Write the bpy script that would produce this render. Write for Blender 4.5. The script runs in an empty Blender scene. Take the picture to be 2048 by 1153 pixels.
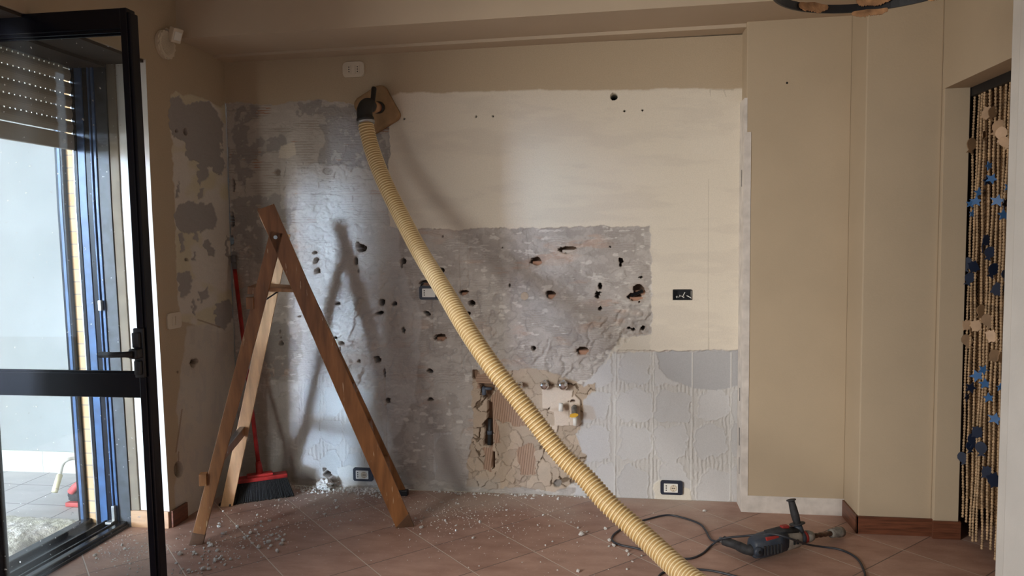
import bpy, bmesh, math, random
import numpy as np
from mathutils import Vector, Matrix, Euler

# ------------------------------------------------------------------ camera
CAM = np.array([2.218, -4.014, 1.42])
CR = np.array([0.9901, 0.1402, -0.0113]); CF = np.array([-0.1406, 0.988, -0.0644]); CU = np.array([0.0022, 0.0653, 0.9979])
FPX = 1475.0
scene = bpy.context.scene
col = scene.collection
_R = Vector(CR).normalized(); _F = (Vector(CF) - Vector(CF).dot(_R) * _R).normalized(); _U = _R.cross(_F)
cam_data = bpy.data.cameras.new('camera'); cam = bpy.data.objects.new('camera', cam_data); col.objects.link(cam)
cam.matrix_world = Matrix(((_R.x, _U.x, -_F.x, CAM[0]), (_R.y, _U.y, -_F.y, CAM[1]), (_R.z, _U.z, -_F.z, CAM[2]), (0, 0, 0, 1)))
cam_data.sensor_width = 36; cam_data.lens = FPX / 2048 * 36; cam_data.clip_start = 0.02; cam_data.clip_end = 300
scene.camera = cam

# ------------------------------------------------------------------ sky, daylight, exposure
w = bpy.data.worlds.new('sky'); scene.world = w; w.use_nodes = True
nt = w.node_tree; nt.nodes.clear()
wo = nt.nodes.new('ShaderNodeOutputWorld'); bg = nt.nodes.new('ShaderNodeBackground')
bg.inputs['Color'].default_value = (0.70, 0.84, 1.0, 1); bg.inputs['Strength'].default_value = 1.35
nt.links.new(bg.outputs[0], wo.inputs[0])

def area(name, loc, aim, sx, sy, power, color, portal=False, spread=None):
    d = bpy.data.lights.new(name, 'AREA'); d.shape = 'RECTANGLE'; d.size = sx; d.size_y = sy
    d.energy = power; d.color = color
    if spread: d.spread = spread
    if portal: d.cycles.is_portal = True
    o = bpy.data.objects.new(name, d); col.objects.link(o); o.location = loc
    o.rotation_euler = (Vector(aim) - Vector(loc)).to_track_quat('-Z', 'Y').to_euler()
    return o
area('portal_balcony_door', (-0.20, -1.34, 1.15), (3, -1.34, 1.15), 1.30, 2.20, 1, (1, 1, 1), True)
area('portal_side_door', (-0.34, -4.02, 1.15), (3, -4.02, 1.15), 2.36, 2.28, 1, (1, 1, 1), True)
area('portal_rear_fill', (1.9, -7.10, 1.45), (1.9, 3, 1.45), 1.7, 1.3, 1, (1, 1, 1), True)  # sky light through the unseen opening added behind the camera
# bright patch of open sky seen along the balcony, and the open sky before the side door
area('sky_gap', (-6.4, -12.0, 2.2), (-0.25, 0.0, 1.05), 2.3, 3.8, 44, (0.60, 0.77, 1.0), spread=math.radians(12.5))
area('sky_side', (-2.2, -6.5, 2.3), (1.9, -0.3, 1.0), 1.8, 3.0, 370, (1.0, 0.95, 0.87))

scene.view_settings.view_transform = 'Standard'; scene.view_settings.look = 'None'
scene.view_settings.exposure = 0.5; scene.view_settings.gamma = 1.0
scene.view_settings.use_curve_mapping = False
scene.cycles.max_bounces = 8; scene.cycles.diffuse_bounces = 6; scene.cycles.transparent_max_bounces = 12
scene.cycles.glossy_bounces = 3; scene.cycles.caustics_reflective = False; scene.cycles.caustics_refractive = False
scene.cycles.use_denoising = True; scene.cycles.sample_clamp_indirect = 6.0
try: scene.cycles.denoiser = 'OPENIMAGEDENOISE'
except Exception: pass

# ------------------------------------------------------------------ measuring helpers (pixel of the 2048x1153 photograph -> place)
def ray(u, v): return CF + (u - 1024) / FPX * CR - (v - 576.5) / FPX * CU
def on(ax, val, u, v):
    d = ray(u, v); t = (val - CAM[ax]) / d[ax]
    return Vector(CAM + t * d)
def at(u, v, t): return Vector(CAM + ray(u, v) * t)
def on_plane(p, n, u, v):
    d = Vector(ray(u, v)); c = Vector(CAM)
    return c + d * ((Vector(p) - c).dot(n) / d.dot(n))
def to_px(X, Y, Z):
    dx, dy, dz = X - CAM[0], Y - CAM[1], Z - CAM[2]
    zz = dx * CF[0] + dy * CF[1] + dz * CF[2]
    return (1024 + FPX * (dx * CR[0] + dy * CR[1] + dz * CR[2]) / zz, 576.5 - FPX * (dx * CU[0] + dy * CU[1] + dz * CU[2]) / zz)

def lean(z): return -min(0.025 * max(z, 0), 0.040)      # the window jamb is a little out of plumb
# ------------------------------------------------------------------ object helpers
def tag(o, label=None, cat=None, group=None, kind=None):
    if label: o['label'] = label
    if cat: o['category'] = cat
    if group: o['group'] = group
    if kind: o['kind'] = kind
    return o
def empty(name, loc=(0, 0, 0), parent=None):
    o = bpy.data.objects.new(name, None); col.objects.link(o); o.location = loc; o.empty_display_size = 0.05
    if parent: o.parent = parent
    return o
def world_of(p):
    m = Matrix.Translation((0, 0, 0))
    chain = []
    while p is not None: chain.append(p); p = p.parent
    for q in reversed(chain):
        m = m @ (Matrix.Translation(q.location) @ q.rotation_euler.to_matrix().to_4x4())
    return m
def link_mesh(name, me, mat, parent=None, smooth=False, local=False):
    """the mesh is given in world coordinates; it is re-expressed in its parent's frame"""
    if mat: me.materials.append(mat)
    o = bpy.data.objects.new(name, me); col.objects.link(o)
    if parent is not None:
        if not local: me.transform(world_of(parent).inverted())
        o.parent = parent
    if smooth:
        me.polygons.foreach_set('use_smooth', [True] * len(me.polygons))
    me.update()
    return o
def fin(name, bm, mat, parent=None, smooth=False, local=False):
    bmesh.ops.recalc_face_normals(bm, faces=bm.faces)
    me = bpy.data.meshes.new(name); bm.to_mesh(me); bm.free()
    return link_mesh(name, me, mat, parent, smooth, local)
def bx(bm, x0, x1, y0, y1, z0, z1, bevel=0.0, mtx=None):
    r = bmesh.ops.create_cube(bm, size=1)
    vs = r['verts']
    for v in vs:
        v.co = Vector(((x0 + x1) / 2 + v.co.x * (x1 - x0), (y0 + y1) / 2 + v.co.y * (y1 - y0), (z0 + z1) / 2 + v.co.z * (z1 - z0)))
    if bevel > 0:
        es = list({e for v in vs for e in v.link_edges})
        rr = bmesh.ops.bevel(bm, geom=es, offset=bevel, segments=2, profile=0.6, affect='EDGES')
        vs = list({v for f in rr['faces'] for v in f.verts} | {v for v in vs if v.is_valid})
    if mtx is not None:
        for v in vs: v.co = mtx @ v.co
    return vs
def box(name, dims, mat, parent=None, bevel=0.0):
    bm = bmesh.new(); bx(bm, *dims, bevel=bevel); return fin(name, bm, mat, parent)
def frame_mtx(o, x, y, z):
    x, y, z = Vector(x), Vector(y), Vector(z)
    return Matrix(((x.x, y.x, z.x, o[0]), (x.y, y.y, z.y, o[1]), (x.z, y.z, z.z, o[2]), (0, 0, 0, 1)))
def axis_mtx(p, d, up=(0, 0, 1)):
    """x axis along d"""
    x = Vector(d).normalized(); u = Vector(up)
    y = u.cross(x)
    if y.length < 1e-4: y = Vector((0, 1, 0)).cross(x)
    y.normalize(); z = x.cross(y)
    return frame_mtx(p, x, y, z)
def tube(bm, pts, radii, seg=12, cap=True, up0=None):
    pts = [Vector(p) for p in pts]; n = len(pts)
    if not hasattr(radii, '__len__'): radii = [radii] * n
    t0 = (pts[1] - pts[0]).normalized()
    nrm = Vector(up0) if up0 else (Vector((0, 0, 1)) if abs(t0.z) < 0.9 else Vector((1, 0, 0)))
    nrm = (nrm - nrm.dot(t0) * t0).normalized()
    rings = []
    for i in range(n):
        t = (pts[min(i + 1, n - 1)] - pts[max(i - 1, 0)]).normalized()
        nrm = (nrm - nrm.dot(t) * t).normalized(); b = t.cross(nrm)
        rings.append([bm.verts.new(pts[i] + radii[i] * (math.cos(2 * math.pi * k / seg) * nrm + math.sin(2 * math.pi * k / seg) * b)) for k in range(seg)])
    for i in range(n - 1):
        for k in range(seg):
            bm.faces.new((rings[i][k], rings[i][(k + 1) % seg], rings[i + 1][(k + 1) % seg], rings[i + 1][k]))
    if cap:
        bm.faces.new(rings[0]); bm.faces.new(rings[-1])
    return rings
def spline(ctrl, n):
    """Catmull-Rom through control points, resampled evenly"""
    c = [Vector(p) for p in ctrl]; c = [2 * c[0] - c[1]] + c + [2 * c[-1] - c[-2]]
    dense = []
    for i in range(1, len(c) - 2):
        for k in range(30):
            t = k / 30; a, b, d, e = c[i - 1], c[i], c[i + 1], c[i + 2]
            dense.append(0.5 * ((2 * b) + (-a + d) * t + (2 * a - 5 * b + 4 * d - e) * t * t + (-a + 3 * b - 3 * d + e) * t ** 3))
    dense.append(c[-2])
    L = [0]
    for i in range(1, len(dense)): L.append(L[-1] + (dense[i] - dense[i - 1]).length)
    out = []; j = 0
    for k in range(n):
        s = L[-1] * k / (n - 1)
        while j < len(L) - 2 and L[j + 1] < s: j += 1
        f = (s - L[j]) / max(1e-9, L[j + 1] - L[j]); out.append(dense[j].lerp(dense[j + 1], min(1, f)))
    return out, L[-1]
def poly_prism(bm, pts2, mtx, th):
    """outline in local XY, thickness along local Z"""
    a = [bm.verts.new(mtx @ Vector((p[0], p[1], 0))) for p in pts2]
    b = [bm.verts.new(mtx @ Vector((p[0], p[1], th))) for p in pts2]
    bm.faces.new(a); bm.faces.new(b)
    for i in range(len(a)): bm.faces.new((a[i], a[(i + 1) % len(a)], b[(i + 1) % len(a)], b[i]))
def rounded(wd, ht, r, k=5):
    out = []
    for cx, cy, a0 in ((wd / 2 - r, ht / 2 - r, 0), (-wd / 2 + r, ht / 2 - r, 90), (-wd / 2 + r, -ht / 2 + r, 180), (wd / 2 - r, -ht / 2 + r, 270)):
        for i in range(k + 1):
            a = math.radians(a0 + 90 * i / k); out.append((cx + r * math.cos(a), cy + r * math.sin(a)))
    return out
def circle2(r, n=24, sx=1, sy=1): return [(r * sx * math.cos(2 * math.pi * i / n), r * sy * math.sin(2 * math.pi * i / n)) for i in range(n)]

# ------------------------------------------------------------------ materials
def mat(name, color, rough=0.6, metal=0.0, var=0.12, scale=8.0, bump=0.0, bscale=60.0, stretch=(1, 1, 1), spec=0.5, color2=None, worn=None):
    m = bpy.data.materials.new(name); m.use_nodes = True; t = m.node_tree; b = t.nodes['Principled BSDF']
    b.inputs['Roughness'].default_value = rough; b.inputs['Metallic'].default_value = metal
    if 'Specular IOR Level' in b.inputs: b.inputs['Specular IOR Level'].default_value = spec
    tc = t.nodes.new('ShaderNodeTexCoord'); mp = t.nodes.new('ShaderNodeMapping'); mp.inputs['Scale'].default_value = stretch
    t.links.new(tc.outputs['Object'], mp.inputs['Vector'])
    nz = t.nodes.new('ShaderNodeTexNoise'); nz.inputs['Scale'].default_value = scale; nz.inputs['Detail'].default_value = 6
    t.links.new(mp.outputs[0], nz.inputs['Vector'])
    rp = t.nodes.new('ShaderNodeValToRGB'); rp.color_ramp.elements[0].position = 0.3; rp.color_ramp.elements[1].position = 0.72
    c2 = color2 or tuple(c * (1 - var * 2) for c in color)
    rp.color_ramp.elements[0].color = (*c2, 1); rp.color_ramp.elements[1].color = (*[min(1, c * (1 + (0 if color2 else var * 0.6))) for c in color], 1)
    t.links.new(nz.outputs['Fac'], rp.inputs['Fac']); t.links.new(rp.outputs['Color'], b.inputs['Base Color'])
    if worn:      # pale scratches along the grain
        n4 = t.nodes.new('ShaderNodeTexNoise'); n4.inputs['Scale'].default_value = 9; n4.inputs['Detail'].default_value = 3; m4 = t.nodes.new('ShaderNodeMapping'); m4.inputs['Scale'].default_value = (9, 9, 1.0)
        t.links.new(tc.outputs['Object'], m4.inputs['Vector']); t.links.new(m4.outputs[0], n4.inputs['Vector'])
        r4 = t.nodes.new('ShaderNodeMapRange'); r4.inputs['From Min'].default_value = 0.685; r4.inputs['From Max'].default_value = 0.72; t.links.new(n4.outputs['Fac'], r4.inputs['Value'])
        x4 = t.nodes.new('ShaderNodeMix'); x4.data_type = 'RGBA'; x4.inputs[7].default_value = (*worn, 1); t.links.new(r4.outputs[0], x4.inputs[0]); t.links.new(rp.outputs['Color'], x4.inputs[6]); t.links.new(x4.outputs[2], b.inputs['Base Color'])
    if bump > 0:
        n2 = t.nodes.new('ShaderNodeTexNoise'); n2.inputs['Scale'].default_value = bscale; n2.inputs['Detail'].default_value = 4
        t.links.new(mp.outputs[0], n2.inputs['Vector'])
        bp = t.nodes.new('ShaderNodeBump'); bp.inputs['Strength'].default_value = bump; bp.inputs['Distance'].default_value = 0.004
        t.links.new(n2.outputs['Fac'], bp.inputs['Height']); t.links.new(bp.outputs[0], b.inputs['Normal'])
    return m
M = {}
M['cream'] = mat('cream_wall_paint', (0.49, 0.395, 0.28), 0.85, var=0.03, scale=3, bump=0.12, bscale=140, spec=0.2)
M['white_band'] = mat('pale_plaster_band', (0.70, 0.65, 0.60), 0.9, var=0.12, scale=14, bump=0.5, bscale=60, spec=0.2)
M['ceiling'] = mat('ceiling_paint', (0.54, 0.445, 0.335), 0.9, var=0.03, scale=3, bump=0.1, bscale=120, spec=0.2)
M['reveal'] = mat('reveal_and_lit_wall_white', (0.74, 0.72, 0.68), 0.8, var=0.05, scale=4, bump=0.15, spec=0.25)  # white of the reveal; on the right wall it paints in light
M['base_wood'] = mat('skirting_wood', (0.17, 0.060, 0.030), 0.42, var=0.25, scale=10, stretch=(1, 1, 12), bump=0.1, bscale=60)
M['base_wood_lit'] = mat('skirting_wood_lit', (0.50, 0.30, 0.17), 0.5, var=0.1, scale=12, stretch=(1, 1, 6))  # lit copy of the skirting wood: daylight put into a lighter tan
M['dark_metal'] = mat('dark_painted_aluminium', (0.005, 0.006, 0.012), 0.25, var=0.1, scale=20, spec=0.3)
M['blue_metal'] = mat('blue_grey_aluminium', (0.045, 0.105, 0.24), 0.35, var=0.2, scale=20, bump=0.05)
M['panel_metal'] = mat('grey_jamb_panel', (0.050, 0.056, 0.066), 0.5, var=0.25, scale=24, bump=0.1)
M['black_plastic'] = mat('black_plastic', (0.010, 0.010, 0.012), 0.4, var=0.1)
M['shutter'] = mat('shutter_slat', (0.52, 0.47, 0.39), 0.55, var=0.1, scale=6, stretch=(1, .2, 3), bump=0.1)
M['balcony_wall'] = mat('balcony_render', (0.36, 0.37, 0.365), 0.9, var=0.05, scale=3, bump=0.2, bscale=90, spec=0.2)
M['balcony_skirt'] = mat('balcony_skirting', (0.66, 0.68, 0.62), 0.6, var=0.04, scale=5)
M['ladder_wood'] = mat('ladder_varnished_wood', (0.30, 0.125, 0.042), 0.42, var=0.22, scale=5, stretch=(7, 7, 1), bump=0.15, bscale=30, worn=(0.52, 0.36, 0.22))
M['ladder_pale'] = mat('ladder_pale_wood', (0.50, 0.29, 0.15), 0.5, var=0.16, scale=6, stretch=(7, 7, 1), bump=0.15, bscale=30)
M['foot_dark'] = mat('darkened_wood_end', (0.12, 0.055, 0.025), 0.6, var=0.2, scale=20)
M['steel'] = mat('dull_steel', (0.45, 0.45, 0.44), 0.35, 0.9, var=0.15, scale=30)
M['chrome'] = mat('chrome', (0.75, 0.75, 0.75), 0.15, 1.0, var=0.08, scale=30)
M['red'] = mat('red_broom_paint', (0.42, 0.025, 0.022), 0.45, var=0.25, scale=18)
M['grip_grey'] = mat('grey_grip', (0.14, 0.14, 0.15), 0.6)
M['bristle'] = mat('black_bristles', (0.012, 0.012, 0.013), 0.8, var=0.3, scale=60, stretch=(8, 8, 1), bump=1.0, bscale=90)
M['hose'] = mat('cream_hose_plastic', (0.66, 0.455, 0.19), 0.38, var=0.09, scale=3, bump=0.05, spec=0.5)
M['elbow'] = mat('dark_rubber_elbow', (0.024, 0.022, 0.020), 0.55, var=0.2)
M['pad'] = mat('brown_suction_pad', (0.42, 0.27, 0.15), 0.9, var=0.2, scale=10, bump=0.4, bscale=40, spec=0.1)
M['red_ring'] = mat('orange_red_ring', (0.40, 0.09, 0.04), 0.5)
M['ivory'] = mat('ivory_plastic', (0.68, 0.60, 0.48), 0.45, var=0.04)
M['white_pl'] = mat('white_plastic', (0.80, 0.79, 0.74), 0.45, var=0.04)
M['navy_box'] = mat('dark_blue_box_plastic', (0.018, 0.024, 0.045), 0.5)
M['drill_blue'] = mat('navy_tool_plastic', (0.020, 0.032, 0.055), 0.5, var=0.3, scale=30, bump=0.2, color2=(0.05, 0.06, 0.075))
M['drill_grey'] = mat('grey_gear_housing', (0.30, 0.27, 0.23), 0.55, var=0.25, scale=20)
M['rubber'] = mat('dusty_black_rubber', (0.030, 0.030, 0.033), 0.7, var=0.3, scale=40, bump=0.3, bscale=120)
M['tool_red'] = mat('red_tool_plastic', (0.35, 0.03, 0.025), 0.5)
M['rust'] = mat('worn_brown_steel', (0.19, 0.11, 0.075), 0.5, 0.5, var=0.4, scale=40, bump=0.3)
M['dusty_steel'] = mat('dusty_grey_steel', (0.27, 0.25, 0.22), 0.65, 0.3, var=0.35, scale=40, bump=0.4)
M['cable'] = mat('cable_rubber', (0.028, 0.032, 0.042), 0.5, var=0.2)
M['crumb'] = mat('plaster_crumb', (0.72, 0.70, 0.67), 0.95, var=0.12, scale=60, bump=0.6, bscale=150, spec=0.1)
M['bead'] = mat('pale_wood_beads', (0.50, 0.335, 0.19), 0.5, var=0.25, scale=30)
M['bead_dark'] = mat('dark_wood_beads', (0.16, 0.085, 0.035), 0.5, var=0.25, scale=30)
M['fish_pale'] = mat('pale_wood_cutout', (0.56, 0.38, 0.24), 0.6, var=0.12, scale=20)
M['fish_brown'] = mat('brown_wood_cutout', (0.26, 0.16, 0.085), 0.6, var=0.15, scale=20)
M['fish_blue'] = mat('blue_painted_cutout', (0.055, 0.17, 0.40), 0.5, var=0.12, scale=20)
M['fish_navy'] = mat('navy_painted_cutout', (0.010, 0.020, 0.050), 0.45, var=0.15, scale=20)
M['iron'] = mat('black_iron', (0.008, 0.008, 0.010), 0.5)
M['bark'] = mat('ragged_brown_bark', (0.42, 0.22, 0.10), 0.85, var=0.3, scale=30, bump=0.8, bscale=60)
M['lamp_glass'] = mat('frosted_lamp_shade', (0.70, 0.64, 0.52), 0.4, var=0.05)
M['cloth'] = mat('dusty_woollen_rug', (0.82, 0.80, 0.66), 0.95, var=0.22, scale=9, bump=1.0, bscale=130, color2=(0.66, 0.63, 0.62), spec=0.05)
M['cane'] = mat('pale_yellow_pipe', (0.80, 0.74, 0.50), 0.4, var=0.05)
M['pot'] = mat('charcoal_brush_fibres', (0.035, 0.037, 0.042), 0.9, var=0.3, scale=60, bump=1.0, bscale=150)
M['pink'] = mat('coral_red_plastic', (0.62, 0.10, 0.10), 0.45, var=0.1)
M['pipe_blue'] = mat('blue_grey_pipe', (0.10, 0.13, 0.18), 0.5, var=0.2)
M['pipe_dark'] = mat('dark_pipe', (0.03, 0.035, 0.04), 0.5)
M['yellow'] = mat('yellow_handle', (0.65, 0.36, 0.02), 0.45)
M['scrap'] = mat('cream_tile_backing', (0.72, 0.62, 0.52), 0.8, var=0.05, scale=12)
M['head_brown'] = mat('dark_brown_head_panel', (0.05, 0.036, 0.026), 0.7, var=0.1)
M['tan_strip'] = mat('tan_jamb_strip', (0.22, 0.18, 0.135), 0.8, var=0.12, scale=10)
M['earth'] = mat('ground_outside', (0.34, 0.32, 0.26), 1.0, var=0.2, scale=0.2)
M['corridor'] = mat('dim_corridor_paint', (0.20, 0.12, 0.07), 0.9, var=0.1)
M['socket_hole'] = mat('socket_pin_hole', (0.004, 0.004, 0.004), 0.9)

def glass_mat():
    m = bpy.data.materials.new('dusty_window_glass'); m.use_nodes = True; t = m.node_tree; t.nodes.clear()
    out = t.nodes.new('ShaderNodeOutputMaterial'); tr = t.nodes.new('ShaderNodeBsdfTransparent'); gl = t.nodes.new('ShaderNodeBsdfGlossy')
    df = t.nodes.new('ShaderNodeBsdfDiffuse'); mx = t.nodes.new('ShaderNodeMixShader'); mx2 = t.nodes.new('ShaderNodeMixShader')
    lw = t.nodes.new('ShaderNodeLayerWeight'); lw.inputs['Blend'].default_value = 0.5
    p5 = t.nodes.new('ShaderNodeMath'); p5.operation = 'POWER'; p5.inputs[1].default_value = 5.0; t.links.new(lw.outputs['Facing'], p5.inputs[0])
    fr = t.nodes.new('ShaderNodeMath'); fr.operation = 'MULTIPLY_ADD'; fr.inputs[1].default_value = 0.96; fr.inputs[2].default_value = 0.03; t.links.new(p5.outputs[0], fr.inputs[0])
    tr.inputs['Color'].default_value = (0.90, 0.93, 0.93, 1); gl.inputs['Roughness'].default_value = 0.02
    df.inputs['Color'].default_value = (0.75, 0.75, 0.72, 1)
    tc = t.nodes.new('ShaderNodeTexCoord'); nz = t.nodes.new('ShaderNodeTexNoise'); nz.inputs['Scale'].default_value = 70; nz.inputs['Detail'].default_value = 2
    t.links.new(tc.outputs['Object'], nz.inputs['Vector'])
    n3 = t.nodes.new('ShaderNodeTexNoise'); n3.inputs['Scale'].default_value = 3.5
    t.links.new(tc.outputs['Object'], n3.inputs['Vector'])
    mr = t.nodes.new('ShaderNodeMapRange'); mr.inputs['From Min'].default_value = 0.71; mr.inputs['From Max'].default_value = 0.76
    mr.inputs['To Min'].default_value = 0.02; mr.inputs['To Max'].default_value = 0.55
    t.links.new(nz.outputs['Fac'], mr.inputs['Value'])
    t.links.new(fr.outputs[0], mx.inputs['Fac']); t.links.new(tr.outputs[0], mx.inputs[1]); t.links.new(gl.outputs[0], mx.inputs[2])
    t.links.new(mr.outputs[0], mx2.inputs['Fac']); t.links.new(mx.outputs[0], mx2.inputs[1]); t.links.new(df.outputs[0], mx2.inputs[2])
    t.links.new(mx2.outputs[0], out.inputs['Surface'])
    return m
M['glass'] = glass_mat()

def tile_mat(name, pitch, ang, ox, oy, c1, c2, grout_a, grout_b, gw=0.0035, dusty=True, rough=0.5):
    m = bpy.data.materials.new(name); m.use_nodes = True; t = m.node_tree; b = t.nodes['Principled BSDF']; N = t.nodes; L = t.links
    def nd(k, **kw):
        n = N.new(k)
        for a, v in kw.items(): setattr(n, a, v)
        return n
    def mth(op, a, b_=None, c=None):
        n = nd('ShaderNodeMath', operation=op)
        for i, v in enumerate((a, b_, c)):
            if v is None: continue
            if isinstance(v, (int, float)): n.inputs[i].default_value = v
            else: L.new(v, n.inputs[i])
        return n.outputs[0]
    tc = nd('ShaderNodeTexCoord'); sub = nd('ShaderNodeVectorMath', operation='SUBTRACT'); sub.inputs[1].default_value = (ox, oy, 0)
    L.new(tc.outputs['Object'], sub.inputs[0]); sp = nd('ShaderNodeSeparateXYZ'); L.new(sub.outputs[0], sp.inputs[0])
    ca, sa = math.cos(ang), math.sin(ang)
    a = mth('MULTIPLY', mth('ADD', mth('MULTIPLY', sp.outputs[0], ca), mth('MULTIPLY', sp.outputs[1], sa)), 1 / pitch)
    c = mth('MULTIPLY', mth('ADD', mth('MULTIPLY', sp.outputs[0], -sa), mth('MULTIPLY', sp.outputs[1], ca)), 1 / pitch)
    def line(v):
        f = mth('FRACT', mth('ADD', v, 0.5)); d = mth('ABSOLUTE', mth('SUBTRACT', f, 0.5))
        mr = nd('ShaderNodeMapRange'); mr.inputs['From Min'].default_value = gw / pitch * 0.5; mr.inputs['From Max'].default_value = gw / pitch * 0.5 + 0.004
        mr.inputs['To Min'].default_value = 1; mr.inputs['To Max'].default_value = 0; L.new(d, mr.inputs['Value']); return mr.outputs[0]
    la, lc = line(a), line(c)
    cell = nd('ShaderNodeCombineXYZ'); L.new(mth('FLOOR', a), cell.inputs[0]); L.new(mth('FLOOR', c), cell.inputs[1])
    wn = nd('ShaderNodeTexWhiteNoise'); wn.noise_dimensions = '3D'; L.new(cell.outputs[0], wn.inputs['Vector'])
    nz = nd('ShaderNodeTexNoise'); nz.inputs['Scale'].default_value = 5.5; nz.inputs['Detail'].default_value = 8; nz.inputs['Roughness'].default_value = 0.6
    mp = nd('ShaderNodeMapping'); mp.inputs['Scale'].default_value = (1, 2.2, 1); mp.inputs['Rotation'].default_value = (0, 0, 0.2)
    L.new(tc.outputs['Object'], mp.inputs['Vector']); L.new(mp.outputs[0], nz.inputs['Vector'])
    fac = mth('ADD', mth('MULTIPLY', nz.outputs['Fac'], 1.0), mth('MULTIPLY', wn.outputs['Value'], 0.22))
    rp = nd('ShaderNodeValToRGB'); rp.color_ramp.elements[0].position = 0.40; rp.color_ramp.elements[1].position = 0.82
    rp.color_ramp.elements[0].color = (*c1, 1); rp.color_ramp.elements[1].color = (*c2, 1); L.new(fac, rp.inputs['Fac'])
    cur = rp.outputs['Color']
    def mix(fac_, a_, b_):
        n = nd('ShaderNodeMix', data_type='RGBA'); 
        if isinstance(fac_, (int, float)): n.inputs[0].default_value = fac_
        else: L.new(fac_, n.inputs[0])
        for i, v in ((6, a_), (7, b_)):
            if isinstance(v, tuple): n.inputs[i].default_value = (*v, 1)
            else: L.new(v, n.inputs[i])
        return n.outputs[2]
    cur = mix(la, cur, grout_a); cur = mix(lc, cur, grout_b)
    if dusty:
        # plaster dust swept towards the demolished wall
        d2 = nd('ShaderNodeTexNoise'); d2.inputs['Scale'].default_value = 2.2; d2.inputs['Detail'].default_value = 7; L.new(tc.outputs['Object'], d2.inputs['Vector'])
        s2 = nd('ShaderNodeSeparateXYZ'); L.new(tc.outputs['Object'], s2.inputs[0])
        mr = nd('ShaderNodeMapRange'); mr.inputs['From Min'].default_value = -0.75; mr.inputs['From Max'].default_value = 0.05
        mr.inputs['To Min'].default_value = -0.42; mr.inputs['To Max'].default_value = 0.55; L.new(s2.outputs[1], mr.inputs['Value'])
        mx = nd('ShaderNodeMapRange'); mx.inputs['From Min'].default_value = 2.6; mx.inputs['From Max'].default_value = 3.1
        mx.inputs['To Min'].default_value = 0; mx.inputs['To Max'].default_value = -0.5; L.new(s2.outputs[0], mx.inputs['Value'])
        dd = nd('ShaderNodeMath', operation='ADD'); dd.use_clamp = True
        L.new(mth('ADD', mth('MULTIPLY', mth('SUBTRACT', d2.outputs['Fac'], 0.5), 1.9), mr.outputs[0]), dd.inputs[0]); L.new(mx.outputs[0], dd.inputs[1])
        dust = mth('MINIMUM', mth('ADD', dd.outputs[0], 0.10), 0.78)
        cur = mix(dust, cur, (0.56, 0.47, 0.41))
        f3 = nd('ShaderNodeTexNoise'); f3.inputs['Scale'].default_value = 90; f3.inputs['Detail'].default_value = 2; L.new(tc.outputs['Object'], f3.inputs['Vector'])
        mr3 = nd('ShaderNodeMapRange'); mr3.inputs['From Min'].default_value = 0.60; mr3.inputs['From Max'].default_value = 0.72; L.new(f3.outputs['Fac'], mr3.inputs['Value'])
        cur = mix(mth('MULTIPLY', mr3.outputs[0], mth('ADD', mth('MULTIPLY', dust, 0.6), 0.06)), cur, (0.64, 0.60, 0.56))
        L.new(mth('ADD', mth('MULTIPLY', dust, 0.35), rough), b.inputs['Roughness'])
    else: b.inputs['Roughness'].default_value = rough
    L.new(cur, b.inputs['Base Color'])
    bp = nd('ShaderNodeBump'); bp.inputs['Strength'].default_value = 0.35; bp.inputs['Distance'].default_value = 0.002
    hh = mth('SUBTRACT', mth('MULTIPLY', nz.outputs['Fac'], 0.6), mth('MAXIMUM', la, lc)); L.new(hh, bp.inputs['Height']); L.new(bp.outputs[0], b.inputs['Normal'])
    return m
M['floor'] = tile_mat('terracotta_floor_tiles', 0.33403, math.radians(-46.0), 0.6576, -0.9684, (0.285, 0.145, 0.105), (0.45, 0.27, 0.205), (0.10, 0.06, 0.05), (0.52, 0.43, 0.37))
M['balcony_floor'] = tile_mat('balcony_floor_tiles', 0.30, 0.0, -0.75, -0.10, (0.50, 0.49, 0.50), (0.60, 0.58, 0.59), (0.26, 0.25, 0.25), (0.26, 0.25, 0.25), gw=0.006, dusty=False, rough=0.7)

def brick_mat():
    m = bpy.data.materials.new('tan_brick_facing'); m.use_nodes = True; t = m.node_tree; b = t.nodes['Principled BSDF']
    tc = t.nodes.new('ShaderNodeTexCoord'); mp = t.nodes.new('ShaderNodeMapping'); mp.inputs['Rotation'].default_value = (math.radians(90), 0, 0)
    br = t.nodes.new('ShaderNodeTexBrick'); br.inputs['Color1'].default_value = (0.58, 0.37, 0.20, 1); br.inputs['Color2'].default_value = (0.66, 0.47, 0.28, 1)
    br.inputs['Mortar'].default_value = (0.30, 0.26, 0.22, 1); br.inputs['Scale'].default_value = 1.0; br.inputs['Mortar Size'].default_value = 0.003
    br.inputs['Brick Width'].default_value = 0.25; br.inputs['Row Height'].default_value = 0.062; br.offset = 0.0
    t.links.new(tc.outputs['Object'], mp.inputs['Vector']); t.links.new(mp.outputs[0], br.inputs['Vector']); t.links.new(br.outputs['Color'], b.inputs['Base Color'])
    b.inputs['Roughness'].default_value = 0.8
    return m
M['brick'] = brick_mat()
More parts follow.
